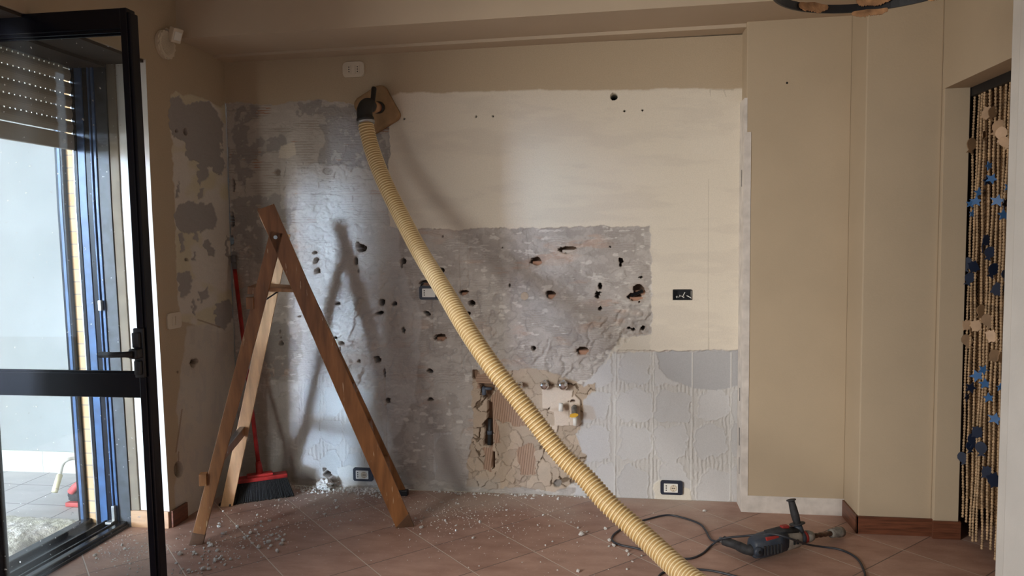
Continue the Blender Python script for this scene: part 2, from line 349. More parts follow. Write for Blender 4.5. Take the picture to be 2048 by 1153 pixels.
def painted_wall_mat():
    m = bpy.data.materials.new('stripped_wall_surface'); m.use_nodes = True; t = m.node_tree; b = t.nodes['Principled BSDF']
    at_ = t.nodes.new('ShaderNodeAttribute'); at_.attribute_name = 'Col'
    tc = t.nodes.new('ShaderNodeTexCoord'); nz = t.nodes.new('ShaderNodeTexNoise'); nz.inputs['Scale'].default_value = 160; nz.inputs['Detail'].default_value = 4
    t.links.new(tc.outputs['Object'], nz.inputs['Vector'])
    mr = t.nodes.new('ShaderNodeMapRange'); mr.inputs['To Min'].default_value = 0.88; mr.inputs['To Max'].default_value = 1.1; t.links.new(nz.outputs['Fac'], mr.inputs['Value'])
    mx = t.nodes.new('ShaderNodeVectorMath'); mx.operation = 'SCALE'; t.links.new(at_.outputs['Color'], mx.inputs[0]); t.links.new(mr.outputs[0], mx.inputs['Scale'])
    t.links.new(mx.outputs[0], b.inputs['Base Color']); b.inputs['Roughness'].default_value = 0.9
    if 'Specular IOR Level' in b.inputs: b.inputs['Specular IOR Level'].default_value = 0.15
    bp = t.nodes.new('ShaderNodeBump'); bp.inputs['Strength'].default_value = 0.25; bp.inputs['Distance'].default_value = 0.003
    t.links.new(nz.outputs['Fac'], bp.inputs['Height']); t.links.new(bp.outputs[0], b.inputs['Normal'])
    return m
M['stripped'] = painted_wall_mat()
def rib_mat():
    m = bpy.data.materials.new('ribbed_hose_plastic'); m.use_nodes = True; t = m.node_tree; b = t.nodes['Principled BSDF']
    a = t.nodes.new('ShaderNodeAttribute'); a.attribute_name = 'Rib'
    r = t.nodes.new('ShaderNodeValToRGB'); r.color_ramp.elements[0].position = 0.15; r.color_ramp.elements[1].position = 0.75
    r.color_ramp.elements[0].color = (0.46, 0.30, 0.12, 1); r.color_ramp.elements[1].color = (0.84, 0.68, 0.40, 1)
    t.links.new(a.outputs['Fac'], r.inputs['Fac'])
    n = t.nodes.new('ShaderNodeTexNoise'); n.inputs['Scale'].default_value = 4; tc = t.nodes.new('ShaderNodeTexCoord'); t.links.new(tc.outputs['Object'], n.inputs['Vector'])
    mr = t.nodes.new('ShaderNodeMapRange'); mr.inputs['To Min'].default_value = 0.85; mr.inputs['To Max'].default_value = 1.12; t.links.new(n.outputs['Fac'], mr.inputs['Value'])
    v = t.nodes.new('ShaderNodeVectorMath'); v.operation = 'SCALE'; t.links.new(r.outputs['Color'], v.inputs[0]); t.links.new(mr.outputs[0], v.inputs['Scale'])
    t.links.new(v.outputs[0], b.inputs['Base Color']); b.inputs['Roughness'].default_value = 0.4
    return m
M['hose_rib'] = rib_mat()
# ------------------------------------------------------------------ relief and colour of the stripped walls (real displacement, 3.2 mm grid)
def lattice(seed): return np.random.default_rng(seed).random((257, 257))
_lat = {}
def vn(U, V, su, sv, seed):
    if seed not in _lat: _lat[seed] = lattice(seed)
    g = _lat[seed]; x = U / su + seed * 7.31; y = V / sv + seed * 3.77
    xi = np.floor(x).astype(int); yi = np.floor(y).astype(int); fx = x - xi; fy = y - yi
    fx = fx * fx * (3 - 2 * fx); fy = fy * fy * (3 - 2 * fy)
    a = g[xi % 257, yi % 257]; b = g[(xi + 1) % 257, yi % 257]; c = g[xi % 257, (yi + 1) % 257]; d = g[(xi + 1) % 257, (yi + 1) % 257]
    return (a * (1 - fx) + b * fx) * (1 - fy) + (c * (1 - fx) + d * fx) * fy
def fbm(U, V, s, octv, seed, asp=1.0):
    o = 0; am = 1; t = 0
    for k in range(octv):
        o = o + am * vn(U, V, s * asp / 2 ** k, s / 2 ** k, seed + k * 13); t += am; am *= 0.55
    return o / t
def inside(U, V, pts):
    m = np.zeros(U.shape, bool); n = len(pts)
    for i in range(n):
        x0, y0 = pts[i]; x1, y1 = pts[(i + 1) % n]
        if y0 == y1: continue
        c = ((y0 > V) != (y1 > V)) & (U < (x1 - x0) * (V - y0) / (y1 - y0) + x0)
        m ^= c
    return m
def soft(m, k=1):
    m = m.astype(np.float32)
    for _ in range(k):
        p = np.pad(m, 1, mode='edge'); m = (p[1:-1, 1:-1] * 2 + p[:-2, 1:-1] + p[2:, 1:-1] + p[1:-1, :-2] + p[1:-1, 2:]) / 6
    return m
def ss(x, a, b):
    t = np.clip((x - a) / (b - a), 0, 1); return t * t * (3 - 2 * t)
class Wall:
    def __init__(s, name, A, B, a0, a1, z0, z1, point, step=0.0032):
        na = int(round((a1 - a0) / step)) + 1; nz = int(round((z1 - z0) / step)) + 1
        s.name = name; s.na, s.nz = na, nz
        s.a, s.z = np.meshgrid(np.linspace(a0, a1, na), np.linspace(z0, z1, nz), indexing='ij')
        X, Y, Z, s.nrm = point(s.a, s.z)
        s.X, s.Y, s.Z = X, Y, Z
        s.U, s.V = to_px(X, Y, Z)
        s.H = np.zeros(s.U.shape); s.C = np.zeros(s.U.shape + (3,))
    def warp(s, amp=6, sc=14, seed=5):
        return (s.U + amp * 2 * (fbm(s.U, s.V, sc, 3, seed) - 0.5), s.V + amp * 2 * (fbm(s.U, s.V, sc, 3, seed + 50) - 0.5))
    def poly(s, pts, amp=6, sc=14, seed=5, k=1):
        u, v = s.warp(amp, sc, seed); return soft(inside(u, v, pts), k)
    def lay(s, m, rgb, al=1.0):
        f = (m * al)[..., None]; s.C = s.C * (1 - f) + np.array(rgb) * f
    def hole(s, u, v, ru, rv, depth=0.09, rgb=(0.20, 0.12, 0.085), seed=1, jag=0.45, rim=True):
        k = (np.abs(s.U - u) < ru * 2.4 + 6) & (np.abs(s.V - v) < rv * 2.4 + 6)
        if not k.any(): return
        U, V = s.U[k], s.V[k]
        an = np.arctan2((V - v) / rv, (U - u) / ru)
        rn = np.random.default_rng(seed); q = 1 + jag * sum(rn.normal() * 0.7 / n * np.sign(np.cos(n * an + rn.random() * 6.28)) * np.abs(np.cos(n * an + 1)) ** 0.7 for n in (2, 3, 5)) + 0.25 * (jag > 0.1) * (fbm(U, V, 5, 2, 71) - 0.5)
        d = np.hypot((U - u) / ru, (V - v) / rv) / q
        m = d < 1
        H = s.H[k]; C = s.C[k]
        if rim:
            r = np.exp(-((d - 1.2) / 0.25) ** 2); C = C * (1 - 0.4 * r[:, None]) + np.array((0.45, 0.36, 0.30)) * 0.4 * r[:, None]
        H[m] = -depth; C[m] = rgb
        s.H[k] = H; s.C[k] = C
    def build(s, mat_):
        X = s.X + s.nrm[0] * s.H; Y = s.Y + s.nrm[1] * s.H; Z = s.Z
        co = np.stack([X, Y, Z], -1).reshape(-1, 3).astype(np.float32)
        i = np.arange((s.na - 1) * (s.nz - 1)); r = i // (s.nz - 1); c = i % (s.nz - 1); v0 = r * s.nz + c
        q = np.stack([v0, v0 + s.nz, v0 + s.nz + 1, v0 + 1], -1)
        if s.nrm[1] > -0.5: q = q[:, ::-1] if s.flip else q
        me = bpy.data.meshes.new(s.name); me.vertices.add(len(co)); me.vertices.foreach_set('co', co.ravel())
        me.loops.add(q.size); me.loops.foreach_set('vertex_index', q.ravel().astype(np.int32))
        me.polygons.add(len(q)); me.polygons.foreach_set('loop_start', (np.arange(len(q)) * 4).astype(np.int32))
        me.polygons.foreach_set('use_smooth', np.ones(len(q), bool))
        ca = me.color_attributes.new('Col', 'FLOAT_COLOR', 'POINT')
        cc = np.concatenate([np.clip(s.C, 0, 1).reshape(-1, 3), np.ones((len(co), 1))], 1).astype(np.float32)
        ca.data.foreach_set('color', cc.ravel()); me.update(calc_edges=True)
        o = link_mesh(s.name, me, mat_); tag(o, kind='structure'); return o
    flip = False

CREAM = (0.49, 0.395, 0.28); SKIM = (0.74, 0.675, 0.57); GREY = (0.39, 0.355, 0.325); PALE = (0.56, 0.525, 0.485); TERRA = (0.50, 0.34, 0.25)

def paint_back():
    W = Wall('wall_back', 0, 0, 0.0, 2.864, 0.0, 2.468, lambda a, z: (a, np.zeros_like(a), z, (0, -1)))
    U, V = W.U, W.V
    W.C[:] = CREAM
    W.H += 0.0006 * (fbm(U, V, 60, 3, 3) - 0.5)
    # newer skim coat where the wall units hung
    sk = W.poly([(776, 196), (800, 188), (850, 184), (900, 186), (1000, 183), (1120, 180), (1200, 182), (1330, 176), (1420, 180), (1500, 176), (1500, 1100), (776, 1100)], 4, 40, 21, 3)
    W.lay(sk, SKIM); W.H += 0.0008 * sk
    st = fbm(U, V, 26, 4, 33, 5.0); W.lay(sk * ss(st, 0.52, 0.68), (0.64, 0.58, 0.50), 0.4)
    W.H += sk * 0.0014 * (fbm(U, V, 40, 4, 44, 2.5) - 0.5)
    W.lay(sk * ss(fbm(U, V, 40, 3, 88, 3.0), 0.55, 0.75), (0.76, 0.70, 0.60), 0.35)
    # pencil lines and a faint dirt line
    for (x0, y0, x1, y1) in ((1417, 360, 1416, 600), (1417, 600, 1417, 700), (1420, 180, 1466, 180), (1420, 180, 1421, 192), (1448, 182, 1452, 193)):
        t = np.clip(((U - x0) * (x1 - x0) + (V - y0) * (y1 - y0)) / ((x1 - x0) ** 2 + (y1 - y0) ** 2), 0, 1)
        d = np.hypot(U - x0 - t * (x1 - x0), V - y0 - t * (y1 - y0)); W.lay((d < 0.9).astype(float), (0.42, 0.37, 0.30), 0.45)
    # ---- the stripped field
    G = [(458, 206), (480, 205), (520, 212), (560, 208), (600, 203), (640, 199), (700, 208), (775, 214), (778, 300), (776, 380), (780, 452), (812, 462), (850, 456), (880, 458), (905, 462), (945, 457), (1000, 456), (1060, 458), (1120, 455), (1180, 453), (1240, 455), (1300, 452), (1302, 520), (1304, 600), (1303, 672), (1262, 674), (1232, 700), (1300, 703), (1400, 702), (1483, 704), (1484, 1100), (400, 1100), (400, 206)]
    g = W.poly(G, 5, 16, 7, 1)
    lip = np.clip(soft(g > 0.5, 4) * (1 - g) * 3, 0, 1)
    W.H += -0.0065 * g + 0.0022 * lip
    n1 = fbm(U, V, 46, 5, 101); n2 = fbm(U, V, 14, 4, 131); n3 = fbm(U, V, 90, 3, 151); nh = fbm(U, V, 20, 4, 171, 4.0)
    base = np.array(GREY) * (0.86 + 0.42 * n1)[..., None]
    W.C = W.C * (1 - g[..., None]) + base * g[..., None]
    W.lay(g * ss(n2, 0.50, 0.66), PALE, 0.45)
    W.lay(g * ss(fbm(U, V, 8, 3, 203, 2.2), 0.66, 0.74), (0.68, 0.65, 0.60), 0.75)
    W.lay(g * ss(nh, 0.58, 0.72) * ss(n3, 0.42, 0.6), TERRA, 0.55)
    rough = g * (0.35 + 0.65 * ss(n3, 0.35, 0.6))
    W.H += rough * (0.0075 * (n2 - 0.5) + 0.0075 * (n1 - 0.5) + 0.0042 * (fbm(U, V, 5, 2, 211) - 0.5))
    e_ = fbm(U, V, 55, 5, 231, 1.4); W.H += g * 0.003 * (ss(e_, 0.48, 0.50) + ss(e_, 0.58, 0.595) - ss(e_, 0.40, 0.41))
    W.lay(g * ss(fbm(U, V, 30, 5, 235, 1.6), 0.56, 0.58), (0.53, 0.495, 0.455), 0.45)
    # fine horizontal comb marks left by the tile glue, in broken bands
    comb = (np.sin((V + 7 * n2 + 10 * n1) * 2 * np.pi / 4.6) > 0.1) * ss(fbm(U, V, 26, 3, 221, 2.0), 0.53, 0.60)
    W.H -= g * comb * 0.0016; W.lay(g * comb, (0.33, 0.29, 0.26), 0.35)
    # trowel / chisel lips, diagonal
    def strokes(pts, ang, per, amp, seed):
        m = W.poly(pts, 12, 30, seed, 4); c, s_ = math.cos(ang), math.sin(ang)
        q = (U * c + V * s_) / per; ph = fbm(U, V, 30, 3, seed + 9) * 3.0
        r = np.abs(((q + ph) % 1.0) - 0.5) * 2
        W.H += g * m * amp * (r ** 0.6 - 0.5) * (0.5 + fbm(U, V, 22, 3, seed + 5))
        W.lay(g * m * (r < 0.18), (0.27, 0.25, 0.24), 0.4)
    strokes([(690, 560), (760, 520), (830, 560), (830, 700), (780, 820), (700, 790), (650, 700)], 0.9, 34, 0.009, 301)
    strokes([(1060, 690), (1180, 640), (1304, 600), (1304, 670), (1230, 700), (1215, 760), (1150, 790), (1060, 740)], 0.75, 26, 0.010, 317)
    strokes([(560, 330), (776, 320), (776, 470), (560, 470)], 1.5, 40, 0.006, 331)
    strokes([(860, 560), (1060, 560), (1060, 740), (940, 760), (860, 700)], 0.5, 44, 0.004, 347)
    strokes([(580, 470), (700, 470), (690, 640), (590, 640)], 1.2, 30, 0.005, 359)
    # ---- upper left: pale glue bed with darker bare patches
    ul = W.poly([(455, 200), (778, 206), (778, 450), (640, 440), (560, 470), (455, 400)], 8, 20, 401, 2) * g
    W.lay(ul, (0.50, 0.46, 0.41), 0.75)
    cb = (np.abs(((V / 5.2) % 1) - 0.5) < 0.22) * ss(fbm(U, V, 14, 2, 411, 3.2), 0.5, 0.62)
    W.lay(ul * cb, (0.30, 0.25, 0.21), 0.5); W.H -= ul * cb * 0.002
    W.lay(ul * cb * ss(fbm(U, V, 18, 2, 415, 2), 0.62, 0.7), (0.40, 0.20, 0.12), 0.8)
    for k, pts in enumerate(([(466, 214), (520, 210), (518, 232), (488, 246), (500, 262), (486, 286), (560, 268), (572, 282), (566, 300), (520, 312), (500, 330), (515, 345), (478, 372), (466, 340)],
                [(588, 204), (642, 198), (646, 224), (592, 226)], [(636, 214), (716, 210), (716, 238), (762, 262), (777, 300), (776, 344), (700, 334), (636, 332), (634, 300), (652, 288), (648, 262), (636, 250)],
                [(462, 396), (548, 388), (600, 392), (604, 412), (580, 436), (560, 520), (462, 520)], [(502, 648), (560, 640), (600, 700), (560, 760), (502, 740)])):
        m = np.maximum(W.poly(pts, 13, 16, 420 + k, 1), 0) * g * (1 - 0.85 * ss(fbm(U, V, 12, 3, 425 + k), 0.60, 0.66)); 
        W.lay(m, (0.33, 0.305, 0.285), 0.9); W.H -= m * 0.003
    m = W.poly([(560, 292), (588, 284), (592, 310), (575, 318), (555, 315)], 3, 10, 431); W.lay(m, (0.62, 0.56, 0.47))
    for (u_, v_, a_) in ((554, 345, 6), (655, 342, 10)):
        d = np.hypot((U - u_) / a_, (V - v_) / 7); W.H -= 0.012 * (d < 1); W.lay(ss(-d, -1.3, -0.6), (0.20, 0.155, 0.12), 0.8)
    # short notches in rows: imprint of tile backs
    tx, ty = (U - 560 + 16 * fbm(U, V, 30, 3, 447)) / 34, (V - 340 + 14 * fbm(U, V, 30, 3, 449)) / 27
    nt_ = (np.abs((tx % 1) - 0.5) < 0.035) & (np.abs((ty % 1) - 0.5) < 0.34) & (vn(U, V, 20, 15, 441) > 0.55)
    nz_ = (np.abs((ty % 1) - 0.06) < 0.045) & (np.abs((tx % 1) - 0.5) < 0.3) & (vn(U, V, 20, 15, 443) > 0.6)
    band = W.poly([(560, 322), (776, 340), (776, 420), (560, 415)], 5, 15, 445) * g
    W.lay(band, (0.58, 0.55, 0.51), 0.5); W.H -= band * 0.005 * (nt_ | nz_); W.lay(band * (nt_ | nz_), (0.35, 0.32, 0.29), 0.5)
    # ---- pool of daylight left of the hose, put into a whiter wall colour
    lit_field = W.poly([(590, 340), (776, 400), (830, 600), (830, 800), (740, 960), (600, 960)], 16, 40, 451, 5) * g
    W.lay(lit_field, (0.60, 0.59, 0.575), 0.6)
    # ---- glue pads, each under a former tile: smooth islands between combed ridges
    def pads(us, vs_, seed, tone, per=8.2, region=None, al=1.0):
        for i in range(len(us) - 1):
            for j in range(len(vs_) - 1):
                k = (U >= us[i]) & (U < us[i + 1]) & (V >= vs_[j]) & (V < vs_[j + 1])
                if not k.any(): continue
                u = U[k]; v = V[k]; rn = np.random.default_rng(seed + i * 17 + j * 5)
                p = (u - us[i]) / (us[i + 1] - us[i]) * 2 - 1 + rn.normal() * 0.10; q = (v - vs_[j]) / (vs_[j + 1] - vs_[j]) * 2 - 1 + rn.normal() * 0.10
                an = np.arctan2(q, p)
                rr = 0.82 + 0.16 * rn.random() + sum(rn.normal() * 0.15 / n * np.cos(n * an + rn.random() * 6.28) for n in (2, 3, 4, 5, 7)) + 0.42 * (fbm(u, v, 11, 4, seed + 3) - 0.5)
                d = (np.abs(p) ** 2.8 + np.abs(q) ** 2.8) ** (1 / 2.8) - rr
                w_ = np.exp(-(d / 0.045) ** 2)
                sm = ss(-d, -0.02, 0.02)
                ridge = np.sin(2 * np.pi * (u + 6 * fbm(u, v, 18, 3, seed + 7)) / per)
                ridge = np.where(ridge > -0.2, 0.8, -1.0) * (0.15 + 0.85 * ss(fbm(u, v, 16, 3, seed + 11, 0.6), 0.44, 0.54))
                h = sm * (0.0030 * (fbm(u, v, 18, 3, seed + 8) - 0.5) + 0.001) + (1 - sm) * 0.0019 * ridge + w_ * 0.0022
                c = np.array(tone) * (0.95 + 0.12 * rn.random()); c2 = np.array((0.60, 0.585, 0.565))
                cc = c * sm[:, None] + (1 - sm)[:, None] * (c2 * (0.92 + 0.06 * ridge)[:, None])
                f = al * (1 if region is None else region[k]); 
                f = f if np.ndim(f) else np.full(u.shape, f)
                W.H[k] = W.H[k] * (1 - f) + (-0.006 + h) * f
                W.C[k] = W.C[k] * (1 - f[:, None]) + cc * f[:, None]
    pr = W.poly([(1150, 790), (1226, 706), (1490, 700), (1490, 1100), (1150, 1100)], 5, 18, 461, 2)
    pads([1148, 1231, 1306, 1384, 1462, 1500], [690, 776, 846, 926, 1020], 500, (0.55, 0.545, 0.545), region=pr)
    m = W.poly([(1312, 704), (1482, 704), (1482, 772), (1440, 782), (1395, 778), (1345, 764), (1318, 740)], 4, 14, 463)
    W.lay(m, (0.44, 0.44, 0.45)); W.H = W.H * (1 - m) + m * (-0.0085 + 0.001 * n2)
    m = W.poly([(1205, 738), (1228, 706), (1300, 704), (1300, 672), (1240, 676), (1225, 700)], 3, 10, 467); W.lay(m, (0.63, 0.58, 0.50), .8)
    for uu in (1231, 1306, 1384, 1462):
        k = (np.abs(U - uu - (V - 850) * -0.01) < 1.2) & (V > 706); W.H[k] += 0.002; W.C[k] = (0.62, 0.61, 0.59)
    pl = W.poly([(600, 762), (640, 750), (700, 740), (745, 800), (790, 930), (770, 965), (600, 955)], 8, 20, 471, 3)
    pads([600, 640, 684, 728, 772], [700, 762, 842, 900, 990], 520, (0.56, 0.56, 0.555), per=7.5, region=pl * 0.9)
    pl2 = W.poly([(480, 750), (600, 770), (600, 950), (480, 960)], 8, 20, 473, 4)
    pads([480, 540, 600], [690, 772, 880, 990], 540, (0.47, 0.445, 0.41), per=8.5, region=pl2 * 0.5)
    pl3 = W.poly([(866, 870), (900, 862), (925, 940), (915, 965), (868, 962)], 5, 12, 475)
    pads([866, 925], [866, 975], 550, (0.50, 0.47, 0.44), per=7, region=pl3 * 0.8)
    m = W.poly([(674, 936), (700, 932), (760, 934), (800, 970), (680, 972)], 2, 10, 477); W.lay(m, (0.62, 0.60, 0.56), .8); W.H = W.H * (1 - m) - 0.004 * m
    m = W.poly([(1306, 970), (1320, 960), (1380, 980), (1383, 1003), (1310, 1000)], 2, 10, 478); W.lay(m, (0.70, 0.66, 0.58)); W.H = W.H * (1 - m) - 0.003 * m
    # ---- cracked clay-brown patch
    cp = W.poly([(944, 742), (965, 738), (1000, 744), (1040, 737), (1092, 740), (1130, 756), (1166, 772), (1190, 770), (1192, 782), (1168, 800), (1162, 860), (1150, 868), (1162, 900), (1174, 912), (1168, 932), (1160, 962), (1110, 985), (1040, 975), (985, 980), (935, 972), (935, 930), (948, 860), (944, 800)], 5, 12, 481)
    rn = np.random.default_rng(77); P = np.stack([rn.uniform(930, 1200, 120), rn.uniform(735, 990, 120)], 1)
    k = cp > 0.02; u = U[k]; v = V[k]
    wu = u + 7 * (fbm(u, v, 14, 3, 483) - 0.5) * 2; wv = v + 7 * (fbm(u, v, 14, 3, 485) - 0.5) * 2
    D = np.hypot(wu[:, None] - P[None, :, 0], wv[:, None] - P[None, :, 1]); o2 = np.argpartition(D, 1, axis=1)[:, :2]
    d2 = np.take_along_axis(D, o2, 1); first = np.where(d2[:, 0] < d2[:, 1], o2[:, 0], o2[:, 1]); diff = np.abs(d2[:, 0] - d2[:, 1])
    cellh = rn.uniform(-0.003, 0.005, 120)[first]; cellc = rn.uniform(0.88, 1.1, 120)[first]; tilt = rn.normal(0, 1, (120, 2))[first]
    ddx = (wu - P[first, 0]) * tilt[:, 0] + (wv - P[first, 1]) * tilt[:, 1]
    crack = diff < (0.7 + 1.0 * (fbm(u, v, 25, 2, 487) > 0.5)); big = crack & (fbm(u, v, 40, 2, 489) > 0.55)
    f = cp[k]
    h = -0.005 + cellh + ddx * 0.00009 + 0.0015 * (fbm(u, v, 8, 3, 491) - 0.5) - 0.010 * big - 0.003 * crack
    cc = np.array((0.48, 0.385, 0.295)) * cellc[:, None] * (0.9 + 0.2 * fbm(u, v, 20, 3, 493))[:, None]
    cc[crack] *= 0.75; cc[big] = (0.20, 0.145, 0.10)
    grooved = np.zeros(len(u), bool)
    for pts in ([(980, 790), (1000, 780), (1052, 800), (1056, 850), (1036, 853), (1010, 845), (990, 842), (1000, 890), (986, 892)], [(1034, 896), (1066, 890), (1074, 920), (1070, 950), (1044, 952), (1034, 925)], [(952, 745), (1000, 745), (1000, 775), (952, 775)], [(966, 896), (984, 896), (984, 945), (966, 942)]):
        grooved |= inside(wu, wv, pts)
    gr = np.sin(2 * np.pi * (u * 0.98 + v * 0.12) / 4.6); gr2 = np.sin(2 * np.pi * v / 5)
    top = grooved & (v < 778)
    h = np.where(grooved, -0.004 + 0.0022 * np.where(top, gr2, gr), h)
    cc[grooved] = np.array((0.44, 0.30, 0.215)) * (0.9 + 0.14 * np.where(top, gr2, gr)[grooved])[:, None]
    W.H[k] = W.H[k] * (1 - f) + h * f; W.C[k] = W.C[k] * (1 - f[:, None]) + cc * f[:, None]
    rim = soft(cp > 0.5, 3) * (1 - (cp > 0.5)); W.H += 0.003 * rim * g
    # deep chase in the patch
    for pts, dp in (([(958, 768), (990, 770), (986, 788), (976, 800), (966, 796)], 0.05), ([(975, 800), (984, 806), (986, 895), (966, 892), (970, 860), (964, 850), (974, 838)], 0.06), ([(984, 905), (989, 905), (990, 938), (984, 940)], 0.05), ([(944, 742), (956, 744), (950, 760), (944, 756)], 0.03)):
        m = inside(W.U, W.V, pts); W.H[m] = -dp; W.C[m] = (0.26, 0.17, 0.115)
    # flat cream scraps under the valves
    for q, pts in enumerate(([(1084, 778), (1096, 772), (1146, 782), (1143, 800), (1128, 806), (1104, 810), (1096, 818), (1085, 816)], [(1098, 822), (1104, 806), (1128, 796), (1138, 806), (1139, 852), (1120, 853), (1110, 850), (1108, 825)], [(1102, 852), (1116, 850), (1114, 866), (1098, 864)], [(1138, 800), (1150, 790), (1160, 800), (1160, 836), (1150, 850), (1140, 850)], [(1138, 838), (1160, 836), (1164, 846), (1156, 853), (1140, 851)])):
        m = inside(U, V, pts); W.H[m] = 0.003 + 0.0015 * q; W.C[m] = (0.68, 0.575, 0.475)
    m = W.poly([(1100, 822), (1150, 806), (1185, 815), (1190, 840), (1165, 838)], 6, 14, 495, 4); W.lay(m, (0.42, 0.29, 0.17), 0.35)
    # bottom edge: dust-brown strip, rubble line
    bt = ss(V, 950, 968) * (U < 1000); W.lay(bt * g, (0.50, 0.46, 0.41), 0.5)
    # cracks between bands left of the hose (vertical joint lines)
    for (x0, y0, x1, y1) in ((918, 462, 925, 740), (935, 470, 938, 600), (1053, 462, 1060, 540), (770, 740, 776, 950), (862, 560, 868, 700)):
        t = (V - y0) / (y1 - y0); d = np.abs(U - (x0 + t * (x1 - x0)) - 2 * (fbm(U, V, 30, 2, 497) - 0.5)); W.H -= 0.003 * ((d < 1) & (t > 0) & (t < 1)) * g
    # rough ragged lips
    for (x0, y0, x1, y1, am) in ((690, 690, 720, 600, .012), (700, 680, 690, 760, .010), (555, 345, 570, 380, .004), (640, 330, 700, 336, .006), (700, 800, 720, 745, .01), (905, 470, 940, 500, .006)):
        t = np.clip(((U - x0) * (x1 - x0) + (V - y0) * (y1 - y0)) / ((x1 - x0) ** 2 + (y1 - y0) ** 2), 0, 1)
        u, v = W.warp(9, 14, 499); d = np.hypot(u - x0 - t * (x1 - x0), v - y0 - t * (y1 - y0)); W.H += am * ss(-d, -7, -1) * g
    # ---- holes
    H_ = [(722, 497, 10, 8), (714, 490, 4, 6), (711, 523, 4, 8), (716, 543, 1.6, 4), (628, 506, 4, 3.5), (631, 522, 5, 6), (634, 542, 5, 7), (806, 523, 6, 6), (803, 530, 2, 6), (883, 541, 6, 5), (764, 605, 6, 7), (789, 608, 5, 4.5), (759, 627, 7, 4), (854, 628, 7, 4), (675, 608, 5, 3), (807, 661, 3.5, 5), (755, 720, 6.5, 6.5),
          (769, 747, 2.5, 8), (775, 802, 4.5, 5), (860, 743, 6, 4), (861, 800, 6, 3.5), (936, 628, 4, 3.5), (943, 607, 8, 5), (1195, 590, 6, 6), (1200, 573, 4, 6), (1200, 618, 3.5, 4), (1242, 522, 5, 5), (1241, 530, 2, 4), (1258, 657, 4, 2.4), (1267, 660, 4, 2.6), (1286, 657, 4.5, 4), (1067, 698, 5, 5), (561, 688, 4.5, 5), (559, 664, 2, 4), (561, 676, 1.5, 2), (598, 634, 3, 2),
          (655, 950, 8, 6), (648, 940, 3, 3), (1019, 571, 1.5, 3.5), (885, 473, 1.2, 2), (1005, 496, 1.2, 1.2), (1220, 494, 1.5, 1.5), (669, 677, 3, 3), (682, 688, 5, 4), (678, 700, 2, 6), (718, 723, 3, 3), (748, 716, 1.5, 1.5), (1279, 604, 2, 2), (1282, 555, 4, 1.6), (1145, 802, 4, 2.5), (463, 440, 4, 14), (463, 480, 3, 10), (466, 370, 3, 12)]
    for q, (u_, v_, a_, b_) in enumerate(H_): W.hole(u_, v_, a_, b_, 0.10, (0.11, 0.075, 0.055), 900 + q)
    for q, (u_, v_, a_, b_) in enumerate(((880, 676, 13, 6.5), (1072, 523, 12, 8), (1134, 500, 17, 7), (1101, 590, 10, 8), (1165, 703, 13, 8), (927, 586, 9, 5), (1278, 582, 13, 12), (1270, 595, 16, 7), (855, 566, 17, 6))):
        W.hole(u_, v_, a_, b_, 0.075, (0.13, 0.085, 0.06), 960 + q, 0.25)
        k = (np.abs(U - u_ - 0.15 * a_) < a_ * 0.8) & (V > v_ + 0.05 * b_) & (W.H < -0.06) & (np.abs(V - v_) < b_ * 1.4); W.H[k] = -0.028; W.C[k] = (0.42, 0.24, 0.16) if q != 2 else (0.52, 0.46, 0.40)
    for (u_, v_, r_) in ((808, 238, 2.2), (952, 233.5, 2), (986, 232.5, 2), (1249, 222, 2), (1285, 220.5, 2)):
        W.hole(u_, v_, r_, r_, 0.05, (0.03, 0.025, 0.02), 3, 0.0, False)
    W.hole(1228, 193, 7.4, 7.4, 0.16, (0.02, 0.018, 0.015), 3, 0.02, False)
    W.hole(1365, 590, 18.5, 9.5, 0.05, (0.05, 0.045, 0.04), 3, 0.0, False)
    k = (np.abs(U - 1365) < 18) & (np.abs(V - 590) < 9.8); W.H[k] = -0.05; W.C[k] = (0.06, 0.055, 0.05)
    d = np.hypot(U - 1049, V - 593); W.lay((d < 8).astype(float), (0.52, 0.42, 0.31)); W.H += 0.004 * (d < 8)
    d = np.hypot((U - 1115) / 8, (V - 968) / 8) + 0.4 * (n2 - 0.5); W.H[d < 1] = -0.02; W.lay((d < 1).astype(float), (0.26, 0.235, 0.21))
    return W.build(M['stripped'])

